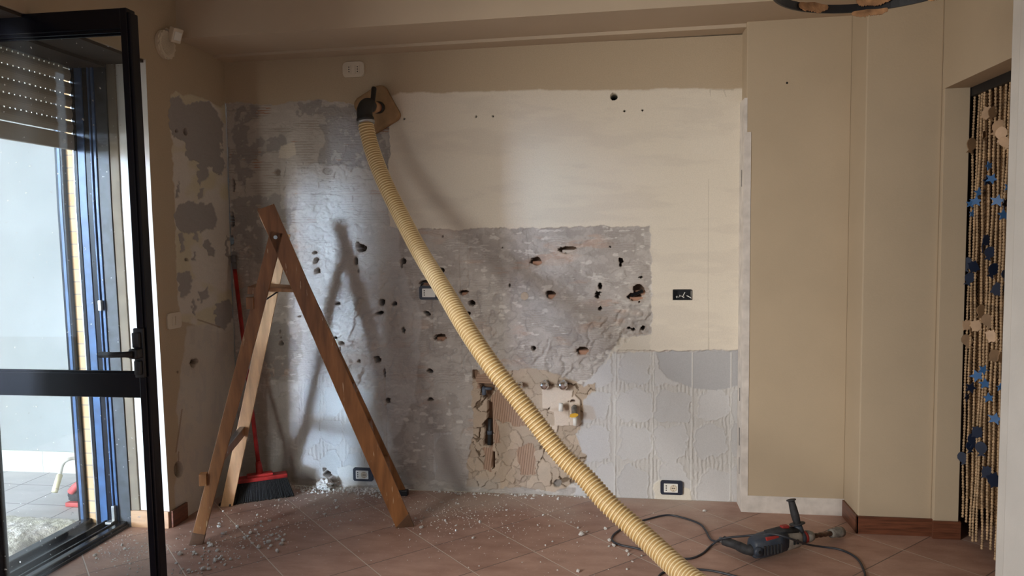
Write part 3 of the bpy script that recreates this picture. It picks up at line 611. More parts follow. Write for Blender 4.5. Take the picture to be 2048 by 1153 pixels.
def paint_left():
    # plane x = 0 from the window reveal to the corner; the jamb edge runs very slightly out of plumb
    W = Wall('wall_left', 0, 0, -0.678, 0.0, 0.0, 2.75, lambda a, z: (np.zeros_like(a), a + np.minimum(0.025 * z, 0.040) * a / 0.678, z, (0, 0)))
    W.nrm = (1, 0); W.flip = True
    U, V = W.U, W.V
    W.C[:] = CREAM; W.H += 0.0008 * (fbm(U, V, 60, 3, 603) - 0.5)
    n1 = fbm(U, V, 30, 4, 605); n2 = fbm(U, V, 9, 3, 607)
    s_ = W.poly([(341, 190), (352, 184), (366, 194), (385, 190), (400, 196), (440, 212), (500, 214), (500, 640), (448, 668), (410, 660), (362, 640), (356, 600), (352, 520), (350, 420), (346, 330), (341, 260)], 4, 14, 611, 2)
    W.lay(s_, (0.66, 0.615, 0.55)); W.H += 0.002 * s_
    W.lay(s_ * ss(fbm(U, V, 60, 3, 613), 0.5, 0.62), (0.62, 0.56, 0.38), 0.7)
    low = W.poly([(372, 655), (500, 640), (500, 1100), (350, 1100), (355, 820)], 10, 40, 615, 5)
    W.lay(low, (0.60, 0.56, 0.50), 0.8); W.lay(ss(fbm(U, V, 24, 3, 617, 0.35), 0.52, 0.62) * low, (0.50, 0.465, 0.43), 0.5)
    for k, pts in enumerate(([(341, 195), (358, 192), (372, 210), (384, 205), (400, 202), (415, 202), (432, 218), (444, 240), (447, 270), (442, 290), (448, 330), (444, 352), (430, 348), (425, 330), (412, 336), (420, 350), (400, 370), (395, 345), (400, 325), (372, 318), (368, 280), (345, 272), (336, 245)],
              [(360, 410), (380, 404), (425, 408), (436, 440), (430, 462), (412, 460), (398, 465), (370, 468), (352, 450), (352, 425)], [(355, 545), (378, 544), (384, 562), (376, 590), (368, 600), (356, 570)], [(430, 610), (455, 600), (470, 615), (462, 640), (446, 664), (430, 650)], [(392, 390), (398, 378), (410, 376), (408, 392), (398, 398)], [(350, 370), (358, 366), (358, 390), (352, 395)],
              [(358, 470), (368, 466), (368, 500), (360, 508)], [(388, 466), (394, 464), (395, 480), (388, 482)], [(405, 490), (412, 480), (430, 500), (428, 512), (412, 505)], [(384, 505), (391, 505), (391, 524), (385, 520)], [(396, 585), (404, 582), (415, 572), (418, 590), (405, 602), (400, 612)], [(452, 470), (458, 480), (458, 520), (450, 510)], [(384, 602), (390, 600), (392, 628), (385, 632)])):
        m = W.poly(pts, 7.5, 9, 620 + k, 1); W.lay(m, (0.37, 0.345, 0.325)); W.H -= 0.004 * m
    W.H += 0.0025 * (n2 - 0.5) * s_
    for q, (u_, v_, a_, b_) in enumerate(((372, 264, 4, 7), (354, 262, 3, 3), (372, 520, 4, 2.5), (385, 728, 5, 9), (391, 723, 5, 5), (355, 745, 1.6, 2), (461, 380, 3, 10), (463, 450, 3, 8))):
        W.hole(u_, v_, a_, b_, 0.05, (0.13, 0.095, 0.07), 700 + q, 0.25)
    m = W.poly([(380, 660), (392, 655), (388, 690), (380, 690)], 2, 8, 640); W.lay(m, (0.5, 0.45, 0.4), .5)
    for (x0, y0, x1, y1) in ((357, 905, 357, 925), (364, 820, 352, 905), (395, 640, 440, 655)):
        t = np.clip(((U - x0) * (x1 - x0) + (V - y0) * (y1 - y0)) / ((x1 - x0) ** 2 + (y1 - y0) ** 2), 0, 1)
        d = np.hypot(U - x0 - t * (x1 - x0), V - y0 - t * (y1 - y0)); W.lay((d < 1.5).astype(float), (0.30, 0.22, 0.16), 0.7)
    # crumbling corner line
    cr = ss(W.a, -0.06, 0.0) * (V > 205) * (V < 640); W.H -= 0.006 * cr * n1
    W.hole(357, 940, 9, 16, 0.035, (0.33, 0.27, 0.21), 720, 0.0, False)
    return W.build(M['stripped'])
paint_back(); paint_left()
def S(name, dims, m, bevel=0.0):
    o = box(name, dims, m, bevel=bevel); return tag(o, kind='structure')
# ------------------------------------------------------------------ room shell
bm = bmesh.new()
for q in ((-0.33, 3.69, -7.0, 0.0), (3.69, 5.6, -2.4, -0.0)):
    bx(bm, q[0], q[1], q[2], q[3], -0.06, 0.0)
floor_o = fin('floor', bm, M['floor']); tag(floor_o, kind='structure')
S('ceiling', (-0.5, 5.6, -7.0, 0.0, 2.75, 2.85), M['ceiling'])
bm = bmesh.new(); bx(bm, 0.0, 3.69, -0.455, 0.02, 2.47, 2.75)
for v in bm.verts:
    if v.co.z < 2.6: v.co.z = 2.466 + 0.034 * v.co.x / 3.69
o = fin('ceiling_beam', bm, M['ceiling']); tag(o, kind='structure')
bm = bmesh.new(); bx(bm, 0.0, 2.864, -0.115, 0.03, 2.452, 2.49)
for v in bm.verts: v.co.z += 0.022 * v.co.x / 2.864
o = fin('trim_1', bm, M['ceiling']); tag(o, kind='structure')
S('wall_back_core', (-0.45, 3.9, 0.17, 0.30, -0.06, 2.75), M['cream'])
# side wall left: core behind the relief, wall beyond the doors, lintels
def shear(o, ymin=-9.0, ymax=-0.55):
    for v in o.data.vertices:
        wy = v.co.y + (o.parent.location.y if o.parent else 0)
        if ymin < wy < ymax: v.co.y += lean(v.co.z)
    return o
def cut_z(bm, zs):
    for z in zs: bmesh.ops.bisect_plane(bm, geom=bm.verts[:] + bm.edges[:] + bm.faces[:], plane_co=(0, 0, z), plane_no=(0, 0, 1))
bm = bmesh.new(); bx(bm, -0.30, -0.055, -0.676, 0.17, 0.0, 2.75); cut_z(bm, [1.6]); o = fin('wall_left_core', bm, M['reveal']); tag(o, kind='structure'); shear(o)
bm = bmesh.new(); bx(bm, -0.06, -0.001, -0.679, -0.655, 0.0, 2.75); cut_z(bm, [1.6]); o = fin('wall_left_arris', bm, M['reveal']); tag(o, kind='structure'); shear(o)
S('wall_left_lintel', (-0.30, 0.0, -5.3, -0.679, 2.30, 2.75), M['cream'])
S('wall_left_pier', (-0.33, 0.0, -2.85, -2.00, 0.0, 2.30), M['cream'])
S('wall_left_rear', (-0.33, 0.0, -7.0, -5.20, 0.0, 2.75), M['cream'])
S('wall_left_outer_lintel', (-0.50, -0.39, -2.8, -0.56, 2.27, 2.75), M['balcony_wall'])
# pilasters on the right of the back wall
S('wall_pilaster_wide', (2.864, 3.36, -0.14, 0.17, 0.0, 2.51), M['cream'], 0.004)
bm = bmesh.new(); bx(bm, 2.886, 3.36, -0.1435, -0.138, 0.0, 0.088); bx(bm, 2.854, 2.868, -0.1415, -0.0, 0.0, 2.12)
bx(bm, 2.856, 2.887, -0.1430, -0.138, 0.0, 1.95)
o = fin('trim_2', bm, M['white_band']); tag(o, kind='structure')
S('wall_doorway_jamb', (3.69, 3.797, -0.385, 0.17, 0.0, 2.085), M['cream'], 0.002)
S('wall_pilaster_corner', (3.36, 3.69, -0.36, 0.17, 0.0, 2.51), M['cream'], 0.006)
pw = bpy.data.objects['wall_pilaster_wide']; c_ = on(1, -0.1405, 1574, 166); bm = bmesh.new(); tube(bm, [c_, c_ + Vector((0, 0.03, 0))], 0.0055, 12); fin('screw_hole', bm, M['socket_hole'], pw)
for v0, v1, wd in ((338, 372, .003), (785, 812, .003), (868, 905, .005), (930, 965, .003)):
    a_ = on(0, 2.854, 1487, v0); b_ = on(0, 2.854, 1487, v1); bm = bmesh.new(); bx(bm, 2.8525, 2.856, -0.075 - wd, -0.075 + wd, b_.z, a_.z); fin('plaster_gap', bm, M['rubber'], pw)
# right wall with the doorway
S('wall_right_over_door', (3.69, 3.83, -0.95, -0.30, 2.085, 2.75), M['cream'], 0.002)
S('wall_right', (3.69, 3.83, -7.0, -0.95, 0.0, 2.75), M['reveal'], 0.006)  # same wall as over the door; its brighter light is put into white
S('wall_right_pier', (3.655, 3.70, -2.2, -1.075, 0.0, 2.75), M['reveal'], 0.008)  # pier brightened by the same white, light put into the colour
bm = bmesh.new(); bx(bm, 0.0, 1.0, -7.12, -7.0, 0.0, 2.75); bx(bm, 2.8, 3.83, -7.12, -7.0, 0.0, 2.75); bx(bm, 1.0, 2.8, -7.12, -7.0, 0.0, 0.8); bx(bm, 1.0, 2.8, -7.12, -7.0, 2.1, 2.75)  # unseen rear wall; its opening is added to let in light from behind
o = fin('wall_rear', bm, M['cream']); tag(o, kind='structure')
bm = bmesh.new(); bx(bm, 5.5, 5.6, -2.4, 0.0, 0, 2.75); bx(bm, 3.83, 5.6, -0.05, 0.05, 0, 2.75); bx(bm, 3.83, 5.6, -2.45, -2.4, 0, 2.75)
o = fin('wall_corridor', bm, M['corridor']); tag(o, kind='structure')
# skirting boards
def skirt(name, boxes, m='base_wood'):
    bm = bmesh.new()
    for b in boxes: bx(bm, *b, bevel=0.002)
    o = fin(name, bm, M[m]); tag(o, kind='structure'); return o
skirt('baseboard_left', [(0.002, 0.014, -0.676, -0.545, 0.0, 0.085)])
skirt('baseboard_reveal', [(-0.205, -0.001, -0.692, -0.676, 0.0, 0.085)], 'base_wood_lit')
skirt('baseboard_pilaster', [(3.350, 3.360, -0.372, -0.145, 0.0, 0.085), (3.350, 3.70, -0.372, -0.361, 0.0, 0.085)])
skirt('baseboard_doorway', [(3.682, 3.805, -0.397, -0.385, 0.0, 0.085), (3.797, 3.809, -0.385, 0.0, 0.0, 0.085)])

# ------------------------------------------------------------------ balcony door: frame, sill, outer jamb, shutter
YJ = -0.68
def jam(name, x0, x1, m, y0=None, z1=2.30, d=0.05, z0=0.0, parent=None, bev=0.002):
    bm = bmesh.new(); bx(bm, x0, x1, YJ - d, YJ + 0.01, z0, z1, bev); cut_z(bm, [1.6]); return shear(fin(name, bm, M[m], parent))
fr = empty('window_1', (-0.4, 0, 0)); tag(fr, kind='structure')
jam('edge_strip', -0.205, -0.160, 'tan_strip', d=0.005, z0=0.085, parent=fr)
jam('jamb_panel', -0.265, -0.205, 'panel_metal', d=0.012, parent=fr)
jam('frame_stile', -0.280, -0.266, 'blue_metal', d=0.020, parent=fr)
jam('frame_stile', -0.286, -0.280, 'dark_metal', d=0.014, parent=fr)
jam('frame_stile', -0.295, -0.287, 'blue_metal', d=0.024, parent=fr)
jam('frame_stile', -0.324, -0.295, 'dark_metal', d=0.018, parent=fr)
jam('frame_stile', -0.364, -0.325, 'blue_metal', d=0.022, parent=fr)
jam('shutter_guide', -0.382, -0.364, 'dark_metal', d=0.026, z1=2.28, parent=fr)
jam('shutter_guide', -0.392, -0.382, 'steel', d=0.020, z1=2.28, parent=fr)
jam('outer_jamb_rail', -0.485, -0.472, 'dark_metal', d=0.024, z1=2.40, parent=fr)
jam('outer_jamb_rail', -0.472, -0.456, 'blue_metal', d=0.026, z1=2.40, parent=fr)
jam('outer_jamb_rail', -0.456, -0.445, 'dark_metal', d=0.024, z1=2.40, parent=fr)
box('head_panel', (-0.205, -0.012, -2.0, -0.70, 2.286, 2.299), M['head_brown'], fr)
box('shutter_box', (-0.362, -0.206, -2.0, -0.70, 2.27, 2.60), M['head_brown'], fr)
bm = bmesh.new()
bx(bm, -0.300, -0.215, -2.0, YJ, 0.0, 0.016, 0.002); bx(bm, -0.276, -0.268, -2.0, YJ, 0.01, 0.036, 0.002); bx(bm, -0.262, -0.225, -2.0, YJ, 0.0, 0.030, 0.006)
bx(bm, -0.425, -0.30, -2.0, YJ, 0.0, 0.010, 0.002); bx(bm, -0.338, -0.328, -2.0, YJ, 0.0, 0.036, 0.002)
fin('sill_track', bm, M['dark_metal'], fr)
bm = bmesh.new(); bx(bm, -0.478, -0.425, -2.0, YJ, -0.02, 0.034, 0.006); fin('sill_rail', bm, M['dark_metal'], fr)
for zz, s in ((0.03, 1), (1.10, .6)):
    bm = bmesh.new(); bx(bm, -0.288, -0.272, -0.722, -0.705, zz, zz + 0.085 * s, 0.002)
    if s == 1: bx(bm, -0.305, -0.272, -0.75, -0.712, zz, zz + 0.012, 0.002)
    shear(fin('strike_plate', bm, M['steel'], fr))
bm = bmesh.new(); bx(bm, -0.50, -0.302, -0.68, 0.30, -0.12, 2.75); cut_z(bm, [1.6]); o = shear(fin('wall_outer_jamb', bm, M['brick'])); tag(o, kind='structure')
S('wall_balcony_end', (-3.2, -0.502, 0.14, 0.30, -0.12, 2.9), M['balcony_wall'])
bm = bmesh.new()
for k in range(9): bx(bm, -3.2 + 0.3006 * k, -3.2 + 0.3006 * k + 0.298, 0.128, 0.14, -0.02, 0.115, 0.001)
o = fin('baseboard_balcony', bm, M['balcony_skirt']); tag(o, kind='structure')
S('floor_balcony', (-1.9, -0.33, -6.5, 0.30, -0.12, -0.02), M['balcony_floor'])
S('ceiling_balcony', (-1.9, -0.51, -2.6, 0.30, 2.75, 2.9), M['balcony_wall'])
S('ground_outside', (-60, 60, -60, 60, -7.2, -7.0), M['earth'])
# roller shutter, half lowered
sh = empty('roller_shutter', (-0.38, -1.34, 1.878)); tag(sh, 'brown slatted roller shutter half lowered outside the balcony door', 'roller shutter')
z = 1.878; SX = -0.378
bm = bmesh.new(); bx(bm, SX - 0.010, SX + 0.011, -2.0, -0.752, z, z + 0.075, 0.004); fin('bottom_bar', bm, M['shutter'], sh)
bm = bmesh.new(); tube(bm, [(SX + 0.010, -0.825, z + 0.035), (SX + 0.018, -0.825, z + 0.035)], 0.010, 14); tube(bm, [(SX + 0.018, -0.825, z + 0.035), (SX + 0.021, -0.825, z + 0.035)], 0.005, 10); fin('stop_knob', bm, M['ivory'], sh)
zz = z + 0.083
while zz < 2.26:
    bm = bmesh.new()
    n = 7; prof = [(SX + 0.009 * math.sin(math.pi * i / (n - 1)), zz + 0.054 * i / (n - 1)) for i in range(n)] + [(SX - 0.008 - 0.004 * math.sin(math.pi * i / (n - 1)), zz + 0.054 * (1 - i / (n - 1))) for i in range(n)]
    a = [bm.verts.new((p[0], -2.0, p[1])) for p in prof]; b = [bm.verts.new((p[0], -0.752, p[1])) for p in prof]
    for i in range(len(prof)): bm.faces.new((a[i], a[(i + 1) % len(a)], b[(i + 1) % len(a)], b[i]))
    bm.faces.new(a); bm.faces.new(b)
    y = -1.98
    while y < -0.79:                       # slat hook with its light slots
        bx(bm, SX - 0.008, SX - 0.003, y, y + 0.022, zz + 0.052, zz + 0.064); y += 0.030
    fin('slat', bm, M['shutter'], sh); zz += 0.0615

# ------------------------------------------------------------------ open glazed door leaf
YL = -1.45
dl = empty('door_1', (-0.26, YL, 0.02)); tag(dl, kind='structure'); dl['label'] = 'dark aluminium glazed balcony door leaf standing open into the room'
xf = lambda u, v: on(1, YL, u, v)
XO = 0.446; XI = 0.407; TH = 0.052; TZ = on(1, YL, 262, 14).z; RZ = on(1, YL, 240, 57).z; MT = on(1, YL, 278, 748).z; MB_ = on(1, YL, 278, 797).z
def tilt(o):
    return o
bm = bmesh.new(); bx(bm, XI, XO - 0.012, YL, YL + TH, 0.02, TZ, 0.003); bx(bm, XO - 0.014, XO, YL + 0.006, YL + TH, 0.02, TZ - 0.015, 0.004)
# bevelled glazing bead on the inner side
fin('stile', bm, M['dark_metal'], dl)
bm = bmesh.new(); bx(bm, -0.305, -0.252, YL, YL + TH, 0.02, TZ, 0.003); fin('stile', bm, M['dark_metal'], dl)
bm = bmesh.new(); bx(bm, -0.26, XI, YL + 0.002, YL + TH - 0.002, RZ, TZ, 0.003); bx(bm, -0.26, XI, YL + 0.008, YL + 0.014, RZ - 0.012, RZ + 0.002, 0.002); bx(bm, -0.26, XI, YL + 0.018, YL + 0.024, RZ - 0.02, RZ + 0.002, 0.002); fin('rail', bm, M['dark_metal'], dl)
bm = bmesh.new(); bx(bm, -0.26, XI, YL + 0.002, YL + TH - 0.002, MB_, MT, 0.003); bx(bm, -0.26, XI, YL + 0.01, YL + 0.018, MT - 0.002, MT + 0.008, 0.002); fin('rail', bm, M['dark_metal'], dl)
bm = bmesh.new(); bx(bm, -0.26, XI, YL, YL + TH, 0.02, 0.055, 0.003); fin('rail', bm, M['dark_metal'], dl)
for z0, z1 in ((0.055, MB_), (MT, RZ)):
    bm = bmesh.new(); bx(bm, -0.26, XI, YL + 0.024, YL + 0.028, z0, z1); fin('glass_pane', bm, M['glass'], dl)
hz = on(1, YL - 0.03, 250, 708).z
bm = bmesh.new()
bx(bm, 0.400, 0.440, YL - 0.014, YL, hz - 0.095, hz + 0.095, 0.004)
bx(bm, 0.405, 0.433, YL - 0.030, YL - 0.012, hz + 0.022, hz + 0.080, 0.004); bx(bm, 0.405, 0.433, YL - 0.026, YL - 0.012, hz - 0.082, hz - 0.028, 0.004)
bx(bm, 0.402, 0.438, YL - 0.050, YL - 0.012, hz - 0.018, hz + 0.020, 0.006)
tube(bm, [(0.42, YL - 0.050, hz), (0.398, YL - 0.062, hz + 0.002), (0.35, YL - 0.064, hz), (0.295, YL - 0.062, hz)], [0.013, 0.011, 0.0105, 0.0115], 12)
fin('door_handle', bm, M['black_plastic'], dl, True)

for ch in dl.children:      # the leaf hangs a touch out of plumb
    for v in ch.data.vertices: v.co.x += (1.13 - v.co.z) * 0.011
# ------------------------------------------------------------------ on the balcony
def crumple(bm, x0, x1, y0, y1, nx, ny, zf, edge):
    vs = {}
    for i in range(nx):
        for j in range(ny):
            a, b = i / (nx - 1), j / (ny - 1); x = x0 + (x1 - x0) * a; y = y0 + (y1 - y0) * b
            x += edge(b) * (a - 0.5) * 2; vs[i, j] = bm.verts.new((x, y, zf(a, b)))
    for i in range(nx - 1):
        for j in range(ny - 1): bm.faces.new((vs[i, j], vs[i + 1, j], vs[i + 1, j + 1], vs[i, j + 1]))
random.seed(4)
bm = bmesh.new()
from mathutils import noise as mnoise
def rugz(a, b):
    e = min(a, 1 - a, b, 1 - b); return -0.014 + 0.028 * min(1, e * 9) ** 0.5 + 0.026 * (mnoise.noise(Vector((a * 2, b * 3, 0))) * min(1, e * 6)) + 0.007 * mnoise.noise(Vector((a * 18, b * 26, 3))) + 0.007 * random.random() * min(1, e * 20)
crumple(bm, -1.10, -0.50, -1.72, -0.62, 90, 130, rugz, lambda b: 0.04 * math.sin(b * 7) + 0.02 * math.sin(b * 23))
for v in list(bm.verts):  # the near corner of the rug is turned in
    x, y = v.co.x, v.co.y
    if y > -0.85 and x < -0.95: v.co.y -= (-(0.95 + x)) * 0.5
rug = fin('rug', bm, M['cloth'], None, True); tag(rug, 'crumpled dusty off-white rug lying on the balcony by the door sill', 'rug')
sol = rug.modifiers.new('thickness', 'SOLIDIFY'); sol.thickness = 0.012; sol.offset = 0
bc = empty('hooked_pipe', (-1.02, -0.12, -0.02)); tag(bc, 'pale yellow bent pipe with a white ferrule leaning on the balcony floor', 'pipe')
p = on(1, -0.28, 109, 985); q1 = on(1, -0.22, 119, 952); q2 = on(1, -0.16, 125, 930); q3 = on(1, -0.14, 134, 921); q4 = on(1, -0.10, 152, 917)
p.z = max(p.z, -0.012)
bm = bmesh.new(); pts, _ = spline([q1, q2, q3, q4, q4 + Vector((0.10, 0.02, -0.01))], 30); tube(bm, pts, 0.011, 12); fin('bent_pipe', bm, M['white_pl'], bc, True)
bm = bmesh.new(); tube(bm, [p, q1 + (q2 - q1) * 0.05], [0.017, 0.017], 14); fin('ferrule', bm, M['cane'], bc, True)
# hand broom: charcoal fibres, coral handle, beside the brick jamb
hb = empty('hand_brush', (-0.80, -0.28, -0.02)); tag(hb, 'charcoal hand brush with coral red handle on the balcony beside the brick jamb', 'brush')
c0 = on(1, -0.34, 146, 1000)
bm = bmesh.new(); bmesh.ops.create_icosphere(bm, subdivisions=4, radius=1)
for v in bm.verts:
    d = v.co.copy(); r = 1 + 0.10 * mnoise.noise(d * 6) + 0.04 * random.random()
    v.co = Vector((c0.x + 0.045 + d.x * 0.062 * r, c0.y + d.y * 0.05 * r, max(-0.018, 0.030 + d.z * 0.062 * r)))
fin('bristles', bm, M['pot'], hb, True)
bm = bmesh.new(); tube(bm, [Vector((c0.x + 0.035, c0.y - 0.06, 0.055)), Vector((c0.x + 0.06, c0.y - 0.05, 0.085)), Vector((c0.x + 0.11, c0.y - 0.04, 0.13))], [0.018, 0.020, 0.014], 14); fin('handle', bm, M['pink'], hb, True)
bm = bmesh.new(); bx(bm, c0.x + 0.02, c0.x + 0.12, c0.y - 0.085, c0.y - 0.055, -0.018, 0.006, 0.004); o = fin('red_offcut', bm, M['pink']); tag(o, 'small coral red plastic offcut on the balcony under the hand brush', 'plastic offcut')

# ------------------------------------------------------------------ stepladder
N1 = Vector((0.25, -0.86, 0)); N2 = Vector((1.160, -0.545, 0)); F1 = Vector((0.118, -0.352, 0)); F2 = Vector((1.005, -0.085, 0))
dirn = (N2 - N1).normalized(); nor = Vector((-dirn.y, dirn.x, 0))      # nor points to the far side
lean = 0.035
def near(u, v):
    """a point of the near side of the ladder (its plane leans inwards a little)"""
    n = (nor - Vector((0, 0, lean * -1))).normalized() if False else Vector((nor.x, nor.y, -lean)).normalized()
    return on_plane(N1, n, u, v)
TOP = near(531, 414); HNG = near(550, 478)
NB2 = near(809, 1053); NB1 = near(392, 1089)
ld = empty('stepladder', ((N1 + N2 + F1 + F2) / 4)); tag(ld, 'worn varnished wooden A-frame stepladder standing open before the stripped wall', 'stepladder')
def plank(name, a, b, wdir, w_, tdir, th, m, w2=None, parent=ld, shear=True):
    """bar from a to b; width along wdir, thickness along tdir (both roughly square to a-b)"""
    a, b = Vector(a), Vector(b); ax = (b - a).normalized(); wd = Vector(wdir); wd = (wd - wd.dot(ax) * ax).normalized(); td = ax.cross(wd).normalized()
    if td.dot(Vector(tdir)) < 0: td = -td
    bm = bmesh.new(); w2 = w2 or w_; vs = []
    for p_, ww in ((a, w_), (b, w2)):
        for s, t in ((-1, 0), (1, 0), (1, 1), (-1, 1)): vs.append(bm.verts.new(p_ + wd * ww / 2 * s + td * th * t))
    bm.faces.new(vs[:4]); bm.faces.new(vs[4:])
    for i in range(4): bm.faces.new((vs[i], vs[(i + 1) % 4], vs[4 + (i + 1) % 4], vs[4 + i]))
    if shear:   # feet and tops are cut level with the floor
        for v in bm.verts:
            if v.co.z < 0.04 and abs(ax.z) > 0.3: v.co -= ax * (v.co.z / ax.z)
    bmesh.ops.bevel(bm, geom=list(bm.edges), offset=0.0025, segments=2, profile=0.6, affect='EDGES')
    return fin(name, bm, m, parent)
HN = Vector((nor.x, nor.y, lean))
rh = Vector((TOP.x - CAM[0], TOP.y - CAM[1], 0)).normalized(); FT = TOP + rh * 0.33; FHN = HNG + rh * 0.33
plank('rail', NB2, TOP, dirn, 0.082, HN, 0.022, M['ladder_wood'])
frt = FT - rh * 0.022 - Vector((0, 0, 0.012)); fb = Vector((1.012, -0.09, 0.0))
plank('rail', fb, frt, dirn, 0.078, HN, 0.022, M['ladder_wood'])
lb = NB1 + nor * 0.024; lt = HNG + (HNG - NB1).normalized() * 0.03 + nor * 0.024
plank('leg', NB1, HNG + (HNG - NB1).normalized() * 0.035, dirn, 0.056, nor, 0.022, M['ladder_wood'], 0.062)
flb = on(2, 0.012, 454, 1010); flt = HNG + nor * 0.33 + (HNG - NB1).normalized() * 0.03
plank('leg', flb, flt, dirn, 0.062, nor, 0.022, M['ladder_pale'])
for u, v in ((453, 1011),):
    p = on(2, 0.0, u, v); bm = bmesh.new(); bx(bm, p.x - 0.035, p.x + 0.035, p.y - 0.02, p.y + 0.03, 0.0, 0.014, 0.003); fin('foot_pad', bm, M['black_plastic'], ld)
bm = bmesh.new(); bx(bm, fb.x - 0.03, fb.x + 0.045, fb.y - 0.012, fb.y + 0.02, 0.0, 0.03, 0.003); fin('foot_pad', bm, M['black_plastic'], ld)
for p_, q_, w_ in ((NB1, HNG, 0.060), (NB2, TOP, 0.086)):      # darkened end of each front foot
    ax_ = (q_ - p_).normalized(); plank('foot_band', p_ - nor * 0.002, p_ + ax_ * 0.05 - nor * 0.002, dirn, w_, nor, 0.026, M['foot_dark'])
# steps between the two rails
axr = (TOP - NB2).normalized()
for k in range(6):
    f = 0.145 + 0.132 * k
    a = NB2.lerp(TOP, f) + nor * 0.020; b = fb.lerp(frt, f)
    mid = [a, b]; bm = bmesh.new(); d = (b - a); L = d.length; x = d.normalized(); up = Vector((0, 0, 1)); y = up.cross(x).normalized(); zz = x.cross(y)
    mt = frame_mtx(a, x, y, zz); bx(bm, 0, L, -0.036, 0.040, -0.010, 0.010, 0.003, mt); fin('step', bm, M['ladder_wood'], ld)
# top platform, seen edge-on between the legs
a = near(497, 579); b = near(594, 583)
pv = (b - a); bm = bmesh.new(); x = pv.normalized(); y = nor.copy(); zz = x.cross(y)
bx(bm, 0.02, pv.length - 0.01, 0.03, 0.34, -0.009, 0.009, 0.002, frame_mtx(a, x, y, zz)); fin('platform', bm, M['ladder_pale'], ld)
bm = bmesh.new(); bx(bm, -0.005, 0.055, 0.0, 0.37, -0.024, 0.012, 0.002, frame_mtx(a, x, y, zz)); fin('platform_batten', bm, M['ladder_wood'], ld)
bm = bmesh.new(); tube(bm, [near(528, 602) + nor * 0.06, near(553, 585) + nor * 0.10], 0.004, 8); fin('stay', bm, M['iron'], ld)
# lower cross brace of the back legs with its metal plate, and bolt ends
a = near(436, 922) + nor * 0.02; b = on_plane(flb, Vector((nor.x, nor.y, 0)), 464, 906)
b = flb.lerp(flt, (a.z + 0.02 - flb.z) / (flt.z - flb.z))
bm = bmesh.new(); d = b - a; x = d.normalized(); y = Vector((0, 0, 1)).cross(x).normalized(); zz = x.cross(y)
bx(bm, -0.0, d.length, -0.011, 0.011, -0.024, 0.024, 0.002, frame_mtx(a, x, y, zz)); fin('cross_brace', bm, M['ladder_wood'], ld)
bm = bmesh.new(); bx(bm, 0.12, d.length, -0.013, 0.013, 0.022, 0.028, 0.001, frame_mtx(a, x, y, zz)); fin('brace_plate', bm, M['steel'], ld)
for u, v in ((405, 960), (499, 607)):
    c = near(u, v); bm = bmesh.new(); bx(bm, -0.014, 0.020, -0.012, 0.03, -0.028, 0.028, 0.002, frame_mtx(c, dirn, nor, (0, 0, 1))); fin('batten_end', bm, M['ladder_wood'], ld)
c = near(551, 475); bm = bmesh.new(); tube(bm, [c + nor * 0.005, c - nor * 0.004], 0.009, 14); tube(bm, [c - nor * 0.004, c - nor * 0.009], 0.005, 8); fin('hinge_bolt', bm, M['steel'], ld)

# ------------------------------------------------------------------ push broom leaning in the corner
br = empty('broom', (0.255, -0.235, 0)); tag(br, 'red-handled push broom with black bristles leaning in the corner behind the ladder', 'broom')
bl, brr = Vector((0.118, -0.31, 0)), Vector((0.385, -0.145, 0)); bd = (brr - bl).normalized(); bn = Vector((-bd.y, bd.x, 0)); bL = (brr - bl).length
mt = frame_mtx(bl, bd, bn, (0, 0, 1))
bm = bmesh.new(); rnd = random.Random(3); nb = 46
rows = []
for j in range(3):
    for i in range(nb + 1):
        pass
# bristle block: a bundle whose tips splay and are uneven
top_z = 0.115
for i in range(nb):
    for j in range(5):
        f = i / (nb - 1); x = f * bL; y0_ = (j - 2) * 0.010
        tx = x + (f - 0.5) * 0.03 + rnd.uniform(-.003, .003); ty = (j - 2) * 0.016 - 0.012 + rnd.uniform(-.003, .003); tz = rnd.uniform(0.0, 0.008)
        sx = 0.02 + f * (bL - 0.04)
        tube(bm, [mt @ Vector((tx, ty, tz)), mt @ Vector(((tx + sx) / 2, (ty + y0_) / 2, 0.055)), mt @ Vector((sx, y0_, top_z))], [0.0045, 0.0048, 0.0038], 5)
fin('bristles', bm, M['bristle'], br)
bm = bmesh.new(); bx(bm, 0.012, bL - 0.012, -0.032, 0.032, top_z - 0.008, top_z + 0.016, 0.006, mt); bx(bm, bL * 0.28, bL * 0.72, -0.026, 0.026, top_z + 0.012, top_z + 0.030, 0.008, mt)
fin('head', bm, M['red'], br)
hb0 = mt @ Vector((bL * 0.5, 0, top_z + 0.02)); htop = on(0, 0.022, 466, 512); hk = hb0 + (htop - hb0) * 0.05
bm = bmesh.new(); tube(bm, [hb0, hk, hk + (htop - hb0) * 0.01], [0.020, 0.016, 0.013], 14); fin('socket', bm, M['red'], br, True)
hg = hb0.lerp(htop, 0.935)
bm = bmesh.new(); tube(bm, [hb0, hg], 0.0115, 14); fin('handle', bm, M['red'], br, True)
bm = bmesh.new(); tube(bm, [hg, hg.lerp(htop, 0.5)], 0.0135, 14); tube(bm, [hg.lerp(htop, 0.5), htop], [0.0150, 0.0140], 14); fin('grip', bm, M['grip_grey'], br, True)

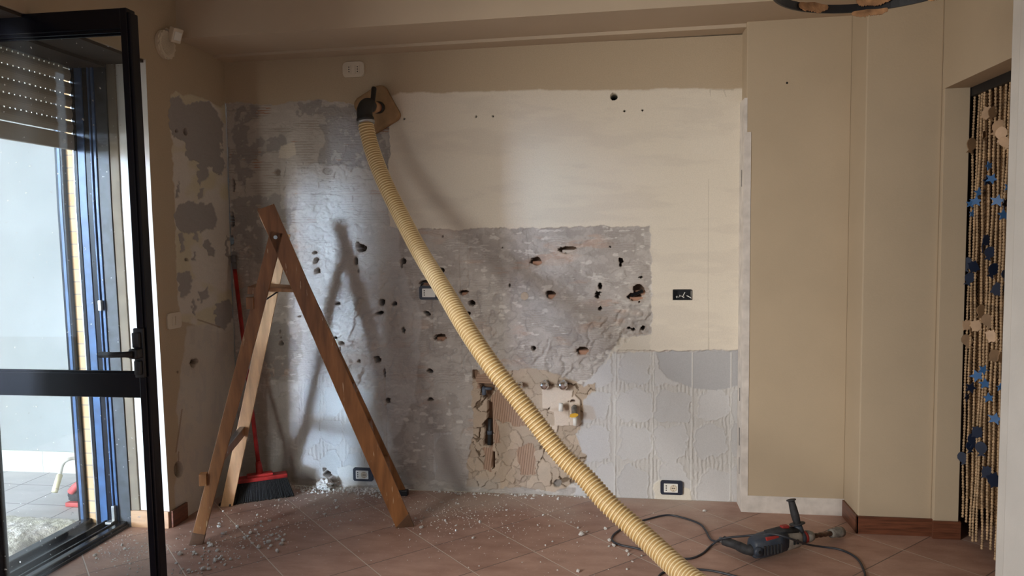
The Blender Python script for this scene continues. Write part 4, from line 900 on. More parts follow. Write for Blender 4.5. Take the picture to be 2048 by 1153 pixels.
# ------------------------------------------------------------------ suction plate on the wall with its elbow, and the hose
sp_ = empty('suction_hood', (0.92, -0.02, 2.16)); tag(sp_, 'brown square suction pad tilted on the wall with dark elbow and black handle', 'suction hood')
c = (on(1, -0.02, 709, 208) + on(1, -0.02, 768, 171) + on(1, -0.02, 797, 238) + on(1, -0.02, 745, 262)) / 4
ex = (on(1, -0.02, 768, 171) - on(1, -0.02, 709, 208)); ang = math.atan2(ex.z, ex.x)
X = Vector((math.cos(ang), 0, math.sin(ang))); Z_ = Vector((-math.sin(ang), 0, math.cos(ang)))
bm = bmesh.new(); r = rounded(0.205, 0.215, 0.035); mt = frame_mtx(c + Vector((0, 0.018, 0)), X, Z_, (0, -1, 0)); poly_prism(bm, r, mt, 0.040)
bmesh.ops.bevel(bm, geom=[e for e in bm.edges if e.calc_length() < 10 and all(abs(v.co.y - (c.y + 0.018 - 0.04)) < 1e-4 for v in e.verts)], offset=0.012, segments=3, profile=0.5, affect='EDGES')
fin('pad', bm, M['pad'], sp_, True)
h0 = at(732, 243, 3.86)
pc = on(1, -0.03, 755, 216)
e0 = pc + Vector((0.008, -0.01, 0)); e1 = at(745, 214, 3.91); e2 = at(733, 213, 3.872); e3 = at(729, 224, 3.862)
bm = bmesh.new(); tube(bm, [e0 + Vector((0.006, 0, 0)), e0.lerp(e1, 0.22)], [0.033, 0.033], 24); fin('collar', bm, M['elbow'], sp_, True)
bm = bmesh.new(); tube(bm, [e0.lerp(e1, 0.2), e0.lerp(e1, 0.7)], 0.0265, 24); fin('red_ring', bm, M['red_ring'], sp_, True)
bm = bmesh.new(); tube(bm, [e0.lerp(e1, 0.55), e1], 0.031, 24); fin('swivel_ring', bm, M['ladder_pale'], sp_, True)
bm = bmesh.new(); pts, _ = spline([e1, e1.lerp(e2, 0.6) + Vector((0, 0, 0.004)), e2, e3, at(731, 243, 3.86)], 18); tube(bm, pts, [0.030, 0.034, 0.037] + [0.041] * 12 + [0.046] * 3, 24); fin('elbow', bm, M['elbow'], sp_, True)
bm = bmesh.new(); ha = at(745, 207, 3.88); hb_ = at(748, 175, 3.90); tube(bm, [ha, ha.lerp(hb_, 0.1), ha.lerp(hb_, 0.5), ha.lerp(hb_, 0.9), hb_], [0.011, 0.0125, 0.0135, 0.0145, 0.012], 16); fin('side_handle', bm, M['black_plastic'], sp_, True)
ctrl = [at(731, 240, 3.865), at(734, 262, 3.86), at(746, 306, 3.84), at(769, 365, 3.77), at(801, 430, 3.68), at(841, 506, 3.52), at(888, 582, 3.34), at(933, 658, 3.19), at(984, 733, 3.08), at(1033, 795, 3.03), at(1070, 843, 3.00), at(1122, 910, 2.96), at(1170, 956, 2.91), at(1216, 1008, 2.84), at(1262, 1050, 2.78), at(1314, 1098, 2.69), at(1366, 1147, 2.58), at(1440, 1210, 2.42)]
ctrl += [Vector((2.75, -1.95, 0.10)), Vector((2.85, -2.4, 0.047)), Vector((2.9, -3.0, 0.046))]
pts, L = spline(ctrl, 3000)
pitch = 0.0150; rad = []
for i in range(len(pts)):
    s = L * i / (len(pts) - 1); ph = (s / pitch) % 1.0
    rad.append(0.0365 + 0.0055 * (0.5 + 0.5 * math.cos(2 * math.pi * ph)) ** 2.2)
bm = bmesh.new(); tube(bm, pts, rad, 28)
hose = fin('corrugated_hose', bm, M['hose_rib'], None, True)
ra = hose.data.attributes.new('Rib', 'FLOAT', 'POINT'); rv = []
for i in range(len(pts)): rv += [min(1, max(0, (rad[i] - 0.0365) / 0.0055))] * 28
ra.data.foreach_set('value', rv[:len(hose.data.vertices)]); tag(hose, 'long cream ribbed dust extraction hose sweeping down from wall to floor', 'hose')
bm = bmesh.new(); tube(bm, [pts[0], pts[14]], 0.0455, 28); tube(bm, [pts[4], pts[8]], 0.0475, 28)
o = fin('hose_clamp', bm, M['steel'], hose, True)

# ------------------------------------------------------------------ sockets, switch, alarm devices
def wall_frame(c, nrm):
    n = Vector(nrm).normalized(); z = Vector((0, 0, 1)); x = z.cross(n).normalized()   # x to the right when facing the wall
    return frame_mtx(c, x, z, n)
def pins(bm, mt, cx, cy, gap=0.0095, r=0.0026):
    for k in (-1, 0, 1):
        b_ = bmesh.new(); poly_prism(b_, [(cx + p[0], cy + k * gap + p[1]) for p in circle2(r, 10)], mt, 0.0006); fin('pin_hole', b_, M['socket_hole'], bm)
def socket_open(name, c, label, schuko=True, wd=0.118, ht=0.077):
    """black installation box with the white module strip, its cover plate missing"""
    s = empty(name, c); tag(s, label, 'socket', None); mt = wall_frame(c, (0, -1, 0))
    bm = bmesh.new(); poly_prism(bm, rounded(wd, ht, 0.012), mt @ Matrix.Translation((0, 0, -0.010)), 0.016)
    for sx in (-1, 1):
        for sy in (-1, 1): poly_prism(bm, [(sx * (wd / 2 - 0.012) + p[0], sy * 0.016 + p[1]) for p in circle2(0.004, 10)], mt @ Matrix.Translation((0, 0, 0.006)), 0.002)
    fin('box_frame', bm, M['navy_box'], s)
    bm = bmesh.new(); poly_prism(bm, rounded(0.074, 0.048, 0.003), mt @ Matrix.Translation((-0.004, 0, 0.006)), 0.005); ins = fin('insert', bm, M['white_pl'], s)
    f = mt @ Matrix.Translation((-0.004, 0, 0.0112)); pins(ins, f, -0.025, 0, 0.012, 0.0034)
    if schuko:
        bm = bmesh.new(); ring = circle2(0.0195, 26); ri = circle2(0.0165, 26)
        A = [bm.verts.new(f @ Vector((0.013 + p[0], p[1], 0.0))) for p in ring]; B = [bm.verts.new(f @ Vector((0.013 + p[0], p[1], 0.0025))) for p in ri]; D = [bm.verts.new(f @ Vector((0.013 + p[0] * .95, p[1] * .95, 0.0002))) for p in ri]
        for i in range(26):
            j = (i + 1) % 26; bm.faces.new((A[i], A[j], B[j], B[i])); bm.faces.new((B[i], B[j], D[j], D[i]))
        bm.faces.new(D); sr = fin('schuko_well', bm, M['grip_grey'] if False else M['ivory'], ins)
        for px_, py_, r_ in ((-0.006, 0, 0.0026), (0.006, 0, 0.0026), (0, 0.0135, 0.002), (0, -0.0135, 0.002), (0, 0, 0.002)):
            bm = bmesh.new(); poly_prism(bm, [(0.013 + px_ + p[0], py_ + p[1]) for p in circle2(r_, 10)], f @ Matrix.Translation((0, 0, 0.0004)), 0.0010); fin('pin_hole', bm, M['socket_hole'], ins)
    return s
def mid(ax, val, u0, v0, u1, v1): return (on(ax, val, u0, v0) + on(ax, val, u1, v1)) / 2
socket_open('wall_socket', mid(1, -0.002, 707, 938, 746, 961), 'uncovered socket in a dark box low on the wall behind the ladder')
socket_open('wall_socket', mid(1, -0.002, 1320, 962, 1366, 990), 'uncovered socket in a dark box low on the wall right of the hose')
s = socket_open('wall_socket', mid(1, -0.002, 839, 571, 880, 601), 'uncovered socket half hidden behind the hose at mid height', False)
m0 = mid(1, 0.0, 839, 571, 880, 601); bm = bmesh.new(); pts, _ = spline([on(1, 0.0, 841, 574), on(1, -0.012, 846, 566), on(1, -0.012, 858, 565), on(1, 0.0, 866, 570)], 14); tube(bm, pts, 0.004, 8); fin('conduit', bm, M['black_plastic'], s)
# covered double socket up by the beam
c = mid(1, -0.001, 687, 126, 728, 153); s = empty('wall_socket', c); tag(s, 'ivory double socket with cover plate high on the back wall under the beam', 'socket'); mt = wall_frame(c, (0, -1, 0))
bm = bmesh.new(); poly_prism(bm, rounded(0.124, 0.084, 0.020), mt, 0.008); bmesh.ops.bevel(bm, geom=[e for e in bm.edges if all(abs(v.co.y - (c.y - 0.008)) < 1e-4 for v in e.verts)], offset=0.004, segments=2, affect='EDGES'); fin('cover_plate', bm, M['ivory'], s)
bm = bmesh.new(); 
for k in (-1, 0, 1): poly_prism(bm, [(k * 0.0245 + p[0], p[1]) for p in rounded(0.0235, 0.046, 0.002)], mt @ Matrix.Translation((0, 0, 0.008)), 0.0022)
ins = fin('insert', bm, M['ivory'], s); f = mt @ Matrix.Translation((0, 0, 0.0103)); pins(ins, f, -0.0245, 0, 0.0125, 0.0032); pins(ins, f, 0.0245, 0, 0.0125, 0.0032)
# empty junction box with stub wires
c = mid(1, 0.0, 1346, 580, 1384, 601); s = empty('junction_box', c); tag(s, 'open black junction box with loose wire ends in the smooth plaster', 'junction box'); mt = wall_frame(c, (0, -1, 0))
bm = bmesh.new(); w2, h2 = 0.051, 0.027
for x0, x1, y0, y1 in ((-w2, w2, h2 - 0.003, h2), (-w2, w2, -h2, -h2 + 0.003), (-w2, -w2 + 0.003, -h2, h2), (w2 - 0.003, w2, -h2, h2)): bx(bm, x0, x1, y0, y1, -0.04, 0.002, 0, mt)
bx(bm, -w2, w2, -h2, h2, -0.043, -0.040, 0, mt); fin('box_frame', bm, M['black_plastic'], s)
bm = bmesh.new(); rn = random.Random(8)
for k in range(5):
    x = -0.036 + 0.017 * k; pts, _ = spline([mt @ Vector((x, -0.01 + rn.uniform(-.01, .01), -0.038)), mt @ Vector((x + rn.uniform(-.01, .01), rn.uniform(-.01, .01), -0.012)), mt @ Vector((x + rn.uniform(-.014, .014), rn.uniform(-.018, .018), 0.001))], 8); tube(bm, pts, 0.0024, 6)
fin('wire_ends', bm, M['white_pl'], s)
# light switch on the left wall
c = mid(0, 0.001, 332, 627, 361, 656); s = empty('light_switch', c); tag(s, 'ivory light switch plate on the left wall by the glazed door', 'light switch'); mt = wall_frame(c, (1, 0, 0))
bm = bmesh.new(); poly_prism(bm, rounded(0.118, 0.080, 0.018), mt, 0.008); fin('cover_plate', bm, M['ivory'], s)
bm = bmesh.new(); poly_prism(bm, [(0.013 + p[0], p[1]) for p in rounded(0.022, 0.045, 0.002)], mt @ Matrix.Translation((0, 0, 0.008)), 0.004); fin('rocker', bm, M['ivory'], s)
bm = bmesh.new(); poly_prism(bm, [(-0.012 + p[0], p[1]) for p in rounded(0.022, 0.045, 0.002)], mt @ Matrix.Translation((0, 0, 0.008)), 0.0025); fin('rocker', bm, M['ivory'], s)
# siren and motion sensor
c = on(0, 0.001, 327, 90); s = empty('alarm_siren', c); tag(s, 'round ivory alarm siren with slotted grille high on the left wall', 'alarm siren'); mt = wall_frame(c, (1, 0, 0))
bm = bmesh.new(); poly_prism(bm, circle2(0.070, 36), mt, 0.022); bmesh.ops.bevel(bm, geom=[e for e in bm.edges if all(v.co.x > 0.02 for v in e.verts)], offset=0.007, segments=3, affect='EDGES'); body = fin('body', bm, M['ivory'], s, False)
bm = bmesh.new()
for k in range(-7, 8):
    a = math.sqrt(max(0, 0.050 ** 2 - (k * 0.0065) ** 2)); bx(bm, -a, a, k * 0.0065 - 0.0012, k * 0.0065 + 0.0012, 0.0222, 0.0242, 0, mt @ Matrix.Rotation(0.5, 4, 'Z'))
fin('grille', bm, M['ivory'], s)
c = on(0, 0.045, 350, 70); s = empty('motion_sensor', c); tag(s, 'small ivory motion sensor on a tilting bracket beside the round siren', 'motion sensor')
mt = Matrix.Translation(c) @ Matrix.Rotation(math.radians(-20), 4, 'Z') @ Matrix.Rotation(math.radians(24), 4, 'Y')
bm = bmesh.new(); bx(bm, -0.016, 0.020, -0.028, 0.028, -0.036, 0.036, 0.006, mt); fin('body', bm, M['ivory'], s)
bm = bmesh.new(); bx(bm, 0.019, 0.024, -0.020, 0.020, -0.022, 0.020, 0.003, mt); fin('lens', bm, M['white_pl'], s)
bm = bmesh.new(); tube(bm, [Vector((0.0, c.y - 0.005, c.z + 0.03)), c + Vector((-0.012, 0, 0.01))], 0.008, 10); fin('bracket', bm, M['ivory'], s)

# ------------------------------------------------------------------ plumbing left in the wall
def stub(name, u, v, label, cat, r=0.024, m='chrome'):
    c = on(1, -0.03, u, v); s = empty(name, c); tag(s, label, cat)
    bm = bmesh.new(); tube(bm, [c + Vector((0, 0.06, 0)), c], 0.012, 16); fin('threaded_pipe', bm, M['rust'], s, True)
    bm = bmesh.new(); tube(bm, [c + Vector((0, 0.012, 0)), c + Vector((0, 0.004, 0))], [r * 1.15, r * 1.15], 6); tube(bm, [c + Vector((0, 0.004, 0)), c + Vector((0, -0.010, 0)), c + Vector((0, -0.024, 0)), c + Vector((0, -0.030, 0))], [r, r, r * .8, r * .4], 20); fin('cap', bm, M[m], s)
stub('chrome_valve', 1089, 771, 'chrome valve cap on the clay patch, left of the flanged one', 'valve cap')
stub('chrome_valve', 1126, 771, 'chrome valve cap with a hexagonal flange, right one above the gas tap', 'valve cap', 0.026)
stub('chrome_valve', 1041, 771, 'small chrome valve cap peeping out beside the hose edge', 'valve cap', 0.014)
c = on(1, -0.05, 1122, 815); s = empty('pipe_plug', c); tag(s, 'white plastic plug sticking out of the cream scraps', 'pipe plug')
bm = bmesh.new(); tube(bm, [c + Vector((0, 0.05, 0.0)), c + Vector((0, 0.0, 0.0))], 0.010, 14); fin('stem', bm, M['white_pl'], s, True)
bm = bmesh.new(); tube(bm, [c + Vector((0, -0.004, 0.022)), c + Vector((0, -0.004, -0.020))], [0.012, 0.013], 14); fin('cap', bm, M['white_pl'], s, True)
c = on(1, -0.045, 1149, 829); s = empty('gas_tap', c); tag(s, 'gas tap with yellow lever handle and white pipe end', 'gas tap')
bm = bmesh.new(); tube(bm, [c + Vector((-0.002, 0.05, 0.03)), c + Vector((-0.002, 0.0, 0.035)), c + Vector((0, 0, 0.0))], [0.012, 0.016, 0.015], 14); fin('body', bm, M['dusty_steel'], s, True)
bm = bmesh.new(); tube(bm, [c + Vector((0, 0, 0.0)), c + Vector((0.002, 0, -0.022))], 0.012, 8); tube(bm, [c + Vector((0.002, 0, -0.020)), c + Vector((0.003, 0, -0.062))], 0.011, 14); fin('outlet', bm, M['white_pl'], s, True)
bm = bmesh.new(); mt = frame_mtx(c + Vector((0, -0.016, -0.002)), (1, 0, 0.12), (-0.12, 0, 1), (0, -1, 0)); poly_prism(bm, [(-0.026, -0.006), (-0.012, -0.011), (0.006, -0.011), (0.020, -0.004), (0.022, 0.005), (0.008, 0.012), (-0.008, 0.011), (-0.022, 0.007)], mt, 0.006); tube(bm, [c, c + Vector((0, -0.02, 0))], 0.005, 8); fin('lever', bm, M['yellow'], s)
c = on(1, 0.015, 973, 779); s = empty('pipe_elbow', c); tag(s, 'blue-grey pipe elbow at the top of the wall chase', 'pipe elbow')
bm = bmesh.new(); pts, _ = spline([c + Vector((-0.02, 0.03, 0)), c + Vector((-0.012, -0.01, 0.002)), c + Vector((-0.012, -0.012, -0.03))], 12); tube(bm, pts, 0.012, 12); tube(bm, [c + Vector((-0.012, -0.01, 0.004)), c + Vector((0.03, 0.0, 0.004))], 0.009, 12); fin('elbow', bm, M['pipe_blue'], s, True)
s = tag(empty('waste_pipe', on(1, 0.04, 979, 880)), 'dark vertical waste pipe inside the wall chase', 'pipe')
bm = bmesh.new(); a = on(1, 0.035, 980, 838); b = on(1, 0.035, 979, 893); tube(bm, [a, b], 0.012, 14); fin('pipe', bm, M['pipe_dark'], s, True)
bm = bmesh.new(); m_ = a.lerp(b, 0.5); tube(bm, [m_ + Vector((0, 0, 0.01)), m_ + Vector((0, 0, -0.01))], 0.016, 14); fin('coupling', bm, M['pipe_blue'], s, True)
s = tag(empty('corrugated_conduit', on(1, 0.02, 1277, 588)), 'black ribbed conduit stub in the broken hole near the smooth plaster', 'conduit')
bm = bmesh.new(); a = on(1, 0.028, 1262, 592); b = on(1, 0.012, 1286, 582); n = 26; tube(bm, [a.lerp(b, i / n) for i in range(n + 1)], [0.011 if i % 2 else 0.008 for i in range(n + 1)], 12); fin('conduit', bm, M['black_plastic'], s)

# ------------------------------------------------------------------ rotary hammer with its cable
dr = empty('rotary_hammer', (3.0, -0.55, 0)); tag(dr, 'navy rotary hammer drill lying on the floor with upright side handle and long cable', 'rotary hammer')
A = on(2, 0.062, 1514, 1091); B = on(2, 0.062, 1612, 1076); ax = (B - A).normalized(); ax.z = 0; ax.normalize(); side = Vector((-ax.y, ax.x, 0)); LB = (B - A).length
mt = frame_mtx(A, ax, side, (0, 0, 1))
def loft(bm, secs, mt, k=16, pw=3.0):
    rings = []
    for (x, cy, cz, ry, rz) in secs:
        r = []
        for i in range(k):
            a = 2 * math.pi * i / k; c_, s_ = math.cos(a), math.sin(a)
            r.append(bm.verts.new(mt @ Vector((x, cy + ry * math.copysign(abs(c_) ** (2 / pw), c_), cz + rz * math.copysign(abs(s_) ** (2 / pw), s_)))))
        rings.append(r)
    for a, b in zip(rings, rings[1:]):
        for i in range(k): bm.faces.new((a[i], a[(i + 1) % k], b[(i + 1) % k], b[i]))
    bm.faces.new(rings[0]); bm.faces.new(rings[-1])
bm = bmesh.new(); loft(bm, [(-0.030, 0, -0.012, 0.030, 0.030), (-0.022, 0, -0.010, 0.040, 0.042), (0.02, 0, -0.004, 0.046, 0.050), (0.09, 0, 0.004, 0.046, 0.050), (0.135, 0, 0.008, 0.043, 0.046)], mt, 20)
mb = fin('motor_housing', bm, M['drill_blue'], dr, True)
bm = bmesh.new(); tube(bm, [mt @ Vector((-0.02, -0.048, -0.012)), mt @ Vector((-0.02, -0.036, -0.012))], [0.020, 0.023], 18); fin('bearing_cap', bm, M['drill_blue'], mb, True)
bm = bmesh.new(); tube(bm, [mt @ Vector((-0.02, -0.051, -0.010)), mt @ Vector((-0.02, -0.047, -0.010))], 0.0065, 10); fin('screw', bm, M['socket_hole'], mb)
bm = bmesh.new()
for k in range(6): bx(bm, 0.004 + k * 0.017, 0.012 + k * 0.017, -0.049, -0.040, -0.030, 0.012, 0.002, mt)
fin('cooling_ribs', bm, M['rubber'], mb)
bm = bmesh.new(); bx(bm, 0.02, 0.085, -0.040, -0.030, 0.028, 0.046, 0.003, mt); fin('maker_plate', bm, M['tool_red'], mb)
bm = bmesh.new(); loft(bm, [(0.128, 0, 0.004, 0.040, 0.040), (0.134, 0, 0.004, 0.042, 0.044), (0.205, 0, 0.006, 0.037, 0.038), (0.215, 0, 0.006, 0.033, 0.033)], mt, 20); gh = fin('gear_housing', bm, M['drill_grey'], dr, True)
bm = bmesh.new()
for k in range(2): bx(bm, 0.160 + 0.018 * k, 0.168 + 0.018 * k, -0.045, -0.036, -0.004, 0.014, 0.001, mt)
bx(bm, 0.160, 0.186, -0.044, -0.036, 0.012, 0.016, 0.001, mt); fin('housing_slots', bm, M['socket_hole'], gh)
bm = bmesh.new(); loft(bm, [(0.05, 0.0, 0.044, 0.022, 0.014), (0.13, 0.0, 0.050, 0.026, 0.014), (0.20, 0.0, 0.040, 0.026, 0.014)], mt, 14); fin('upper_housing', bm, M['rubber'], dr, True)
bm = bmesh.new(); bx(bm, 0.125, 0.160, -0.012, 0.012, 0.058, 0.072, 0.004, mt); fin('mode_knob', bm, M['tool_red'], dr)
bm = bmesh.new(); loft(bm, [(0.21, 0, 0.004, 0.032, 0.032), (0.235, 0, 0.004, 0.033, 0.033), (0.240, 0, 0.004, 0.028, 0.028)], mt, 20, 2.0); fin('collar', bm, M['drill_blue'], dr, True)
bm = bmesh.new(); tube(bm, [mt @ Vector((0.238, 0, 0.004)), mt @ Vector((0.258, 0, 0.004))], [0.029, 0.026], 20); fin('red_ring', bm, M['tool_red'], dr, True)
bm = bmesh.new(); tube(bm, [mt @ Vector((0.256, 0, 0.004)), mt @ Vector((0.275, 0, 0.004)), mt @ Vector((0.292, 0, 0.004)), mt @ Vector((0.296, 0, 0.004))], [0.027, 0.026, 0.020, 0.013], 20); fin('tool_holder', bm, M['dusty_steel'], dr, True)
P0 = mt @ Vector((0.294, 0, 0.002)); P3 = on(2, 0.030, 1686, 1064); dv = (P3 - P0)
bm = bmesh.new(); n = 24; tube(bm, [P0.lerp(P3, 0.60 * i / n) for i in range(n + 1)], [(0.0115 if (i // 3) % 2 else 0.0095) for i in range(n + 1)], 12); fin('bit_shank', bm, M['rust'], dr, True)
bm = bmesh.new(); tube(bm, [P0.lerp(P3, f) for f in (0.58, 0.60, 0.80, 0.82, 0.94, 0.96, 1.0)], [0.015, 0.021, 0.021, 0.024, 0.024, 0.019, 0.012], 18); fin('drill_chuck', bm, M['dusty_steel'], dr, True)
# rear handle: a curved grip sweeping back from the motor
g0 = mt @ Vector((0.0, 0.0, -0.020)); pts, _ = spline([mt @ Vector((0.02, 0, -0.012)), on(2, 0.040, 1497, 1101), on(2, 0.036, 1472, 1091), on(2, 0.040, 1447, 1082)], 20)
bm = bmesh.new(); tube(bm, pts, [0.026] * 6 + [0.022] * 6 + [0.020] * 5 + [0.021] * 3, 16); fin('rear_handle', bm, M['rubber'], dr, True)
bm = bmesh.new(); pts2, _ = spline([mt @ Vector((0.10, 0, 0.05)), on(2, 0.082, 1535, 1072), on(2, 0.060, 1512, 1079), on(2, 0.045, 1500, 1094)], 14); tube(bm, pts2, 0.014, 12); fin('handle_bridge', bm, M['drill_blue'], dr, True)
e = pts[-1]; bm = bmesh.new(); tube(bm, [e, e + (e - pts[-3]).normalized() * 0.02], [0.014, 0.011], 14); fin('cable_boot', bm, M['grip_grey'], dr, True)
# side handle
s0 = mt @ Vector((0.222, 0, 0.03)); sd = at(1582, 1000, (s0 - Vector(CAM)).dot(Vector(CF)) + 0.02); u_ = (sd - s0).normalized(); Ls = (sd - s0).length
bm = bmesh.new(); tube(bm, [s0 + u_ * 0.0, s0 + u_ * (Ls * 0.24)], [0.022, 0.018], 16); fin('handle_clamp', bm, M['drill_blue'], dr, True)
sh_ = [(0.20, .015), (0.235, .015), (0.24, .0155), (0.5, .0185), (0.75, .0170), (0.93, .0145), (0.96, .0150), (0.975, .0215), (1.0, .0215)]
bm = bmesh.new(); tube(bm, [s0 + u_ * (Ls * f) for f, r in sh_], [r for f, r in sh_], 20); tube(bm, [s0 + u_ * (Ls * 0.245), s0 + u_ * (Ls * 0.27)], 0.035, 22); fin('side_handle', bm, M['rubber'], dr, True)
# cable: leaves the rear handle, loops left under the hose and comes back over the tool
F_ = lambda u, v, z=0.005: on(2, z, u, v)
cp_ = [e, F_(1434, 1084, 0.012), F_(1421, 1079), F_(1410, 1060), F_(1398, 1048), F_(1368, 1037), F_(1335, 1031), F_(1300, 1038), F_(1262, 1050), F_(1232, 1066), F_(1224, 1080), F_(1238, 1090), F_(1275, 1098), F_(1310, 1108), F_(1345, 1116), F_(1380, 1118), F_(1405, 1108), F_(1425, 1090, 0.010), F_(1447, 1078, 0.06), F_(1500, 1072, 0.09), F_(1545, 1069, 0.115), F_(1580, 1078, 0.105), F_(1612, 1089, 0.05), F_(1640, 1094, 0.012), F_(1680, 1100), F_(1712, 1116), F_(1727, 1140), F_(1728, 1160), F_(1700, 1200), F_(1600, 1215), F_(1500, 1165), F_(1450, 1148), F_(1400, 1140), F_(1340, 1142), F_(1316, 1158), F_(1330, 1200), F_(1420, 1260), F_(1500, 1400)]
pts, L = spline(cp_, 420); bm = bmesh.new(); tube(bm, pts, 0.0047, 8); fin('power_cable', bm, M['cable'], dr, True)

# ------------------------------------------------------------------ bead curtain in the doorway
cu = empty('bead_curtain', (3.818, -0.62, 0.05)); tag(cu, 'wooden bead curtain with fish and star cutouts hanging in the right doorway', 'bead curtain')
XC = 3.818
bm = bmesh.new(); bx(bm, XC - 0.018, XC + 0.012, -0.99, -0.36, 2.045, 2.085, 0.002); fin('header_rail', bm, M['iron'], cu)
def strand_mesh(L, seed, seg=6, step=0.0125, r0=0.0062):
    rn = random.Random(seed); pts = []; rad = []; z = 0
    while z < L:
        r = r0 * rn.uniform(.85, 1.12); h = step * rn.uniform(.85, 1.25)
        for f, q in ((0.02, .45), (0.25, .95), (0.75, .95), (0.98, .45)):
            zz = z + h * f; pts.append(Vector((0.004 * math.sin(zz * 3 + seed) + 0.0015 * math.sin(zz * 17 + seed), 0.005 * math.sin(zz * 2.3 + seed * 2) + 0.002 * math.sin(zz * 13 + seed * 5), -zz))); rad.append(r * q)
        z += h
    bm = bmesh.new(); tube(bm, pts, rad, seg, up0=(1, 0, 0)); me = bpy.data.meshes.new('strand'); bm.to_mesh(me); bm.free(); return me
rn = random.Random(5); y = -0.372; k = 0
while y > -0.97:
    L = 1.99 + rn.uniform(-0.035, 0.03) - (0.05 if k < 2 else 0)
    me = strand_mesh(L, k + 1); me.materials.append(M['bead']); me.polygons.foreach_set('use_smooth', [True] * len(me.polygons))
    o = bpy.data.objects.new('strand', me); col.objects.link(o); o.parent = cu; o.location = Vector((XC, y, 2.05)) - cu.location
    y -= 0.0385; k += 1
y = -0.380; k = 40
while y > -0.97:      # a second, darker row behind, ending higher
    L = 1.86 + rn.uniform(-0.02, 0.02)
    me = strand_mesh(L, k, 5, 0.016, 0.0068); me.materials.append(M['bead_dark'])
    o = bpy.data.objects.new('strand', me); col.objects.link(o); o.parent = cu; o.location = Vector((XC + 0.022, y, 2.05)) - cu.location
    y -= 0.0165; k += 1
def outline(kind):
    if kind == 'star': return [((0.030 if i % 2 == 0 else 0.0135) * math.sin(i * math.pi / 5), (0.030 if i % 2 == 0 else 0.0135) * math.cos(i * math.pi / 5)) for i in range(10)]
    if kind == 'fish': return [(0, 0.030), (0.012, 0.024), (0.019, 0.012), (0.020, -0.002), (0.014, -0.016), (0.006, -0.022), (0.016, -0.036), (0.0, -0.031), (-0.014, -0.036), (-0.006, -0.022), (-0.014, -0.014), (-0.020, 0.0), (-0.018, 0.014), (-0.010, 0.025)]
    return [(0, 0.033), (0.006, 0.026), (0.018, 0.028), (0.016, 0.018), (0.020, 0.004), (0.017, -0.010), (0.020, -0.022), (0.008, -0.019), (0.0, -0.026), (-0.008, -0.019), (-0.020, -0.022), (-0.017, -0.010), (-0.020, 0.004), (-0.016, 0.018), (-0.018, 0.028), (-0.006, 0.026)]
orn = [(1975, 228, 't', 'pale', 1.2, 0), (1984, 226, 'f', 'brown', 1.1, 1.1), (1996, 255, 'f', 'pale', 1.3, 0.2), (2003, 268, 'f', 'pale', 1.2, -.3), (2009, 285, 'f', 'pale', 1.0, 0.2), (1942, 290, 'f', 'brown', 1.3, 0.9), (1966, 270, 'f', 'brown', .7, 1.3),
       (1977, 332, 's', 'blue', .8, 1.2), (1983, 358, 's', 'blue', .95, 0.3), (1973, 362, 's', 'navy', .9, 1.1), (1958, 385, 's', 'blue', .9, .7), (1952, 403, 's', 'blue', 1.0, 0.1), (1941, 408, 's', 'blue', .8, 0.5), (1944, 428, 's', 'blue', .7, 1.2), (1995, 402, 's', 'blue', 1.1, .1), (2008, 408, 's', 'navy', 1, 1.2), (2006, 430, 's', 'blue', 1.0, .9), (2016, 375, 's', 'blue', .8, 1.0),
       (1972, 482, 't', 'navy', 1.0, 1.1), (1979, 506, 'f', 'navy', 1.1, 0.2), (1966, 495, 'f', 'navy', .9, 1.2), (1933, 528, 'f', 'navy', 1.2, 0.3), (1947, 535, 't', 'navy', 1.1, .2), (1986, 540, 'f', 'navy', 1.2, .5), (1939, 557, 'f', 'navy', 1.1, .1), (1995, 580, 't', 'navy', 1.2, .2), (2008, 550, 'f', 'navy', .8, .9),
       (1961, 622, 'f', 'brown', 1.1, .8), (1975, 642, 'f', 'brown', 1.2, .3), (1933, 652, 't', 'pale', 1.0, 0.6), (1952, 653, 't', 'pale', 1.1, .1), (1984, 674, 't', 'pale', 1.1, 0.0), (1934, 682, 'f', 'brown', 1.2, .5), (1944, 660, 'f', 'brown', 1.0, 1.2), (1990, 713, 't', 'brown', 1.2, .2), (2002, 716, 't', 'brown', 1.0, 1),
       (1966, 740, 's', 'blue', .9, .8), (1954, 752, 's', 'blue', 1.15, 0), (1970, 768, 's', 'blue', 1.0, .2), (1977, 796, 's', 'blue', .9, .6), (1941, 776, 's', 'navy', 1.1, .8), (1924, 772, 's', 'navy', .8, 1.1), (1933, 795, 's', 'navy', .8, 1.2), (1990, 838, 's', 'blue', 1.1, .2), (2000, 775, 's', 'blue', .7, 1),
       (1954, 866, 't', 'navy', 1.1, .3), (1945, 880, 'f', 'navy', 1.2, .4), (1962, 897, 'f', 'navy', 1.2, .1), (1918, 889, 'f', 'navy', 1.1, .6), (1939, 893, 'f', 'navy', 1, 1.1), (1925, 916, 'f', 'navy', 1.1, .0), (1975, 947, 't', 'navy', 1.2, .2), (1988, 962, 't', 'navy', 1.3, .1)]
for q, (u, v, kd, cl, sc, rz) in enumerate(orn):
    c = on(0, XC - 0.014, u, v); kind = {'t': 'turtle', 'f': 'fish', 's': 'star'}[kd]
    rr = random.Random(q); mt = Matrix.Translation(c) @ Matrix.Rotation(1.15 + (rr.random() - 0.5) * 0.5 + rz * 0.8, 4, 'Z') @ Matrix.Rotation(rr.uniform(-.5, .5), 4, 'X')
    mt = mt @ Matrix(((0, 0, -1, 0), (-1, 0, 0, 0), (0, 1, 0, 0), (0, 0, 0, 1)))
    bm = bmesh.new(); poly_prism(bm, [(p[0] * sc * .95, p[1] * sc * .86) for p in outline(kind)], mt, 0.004); fin(kind + '_cutout', bm, M['fish_' + cl], cu)

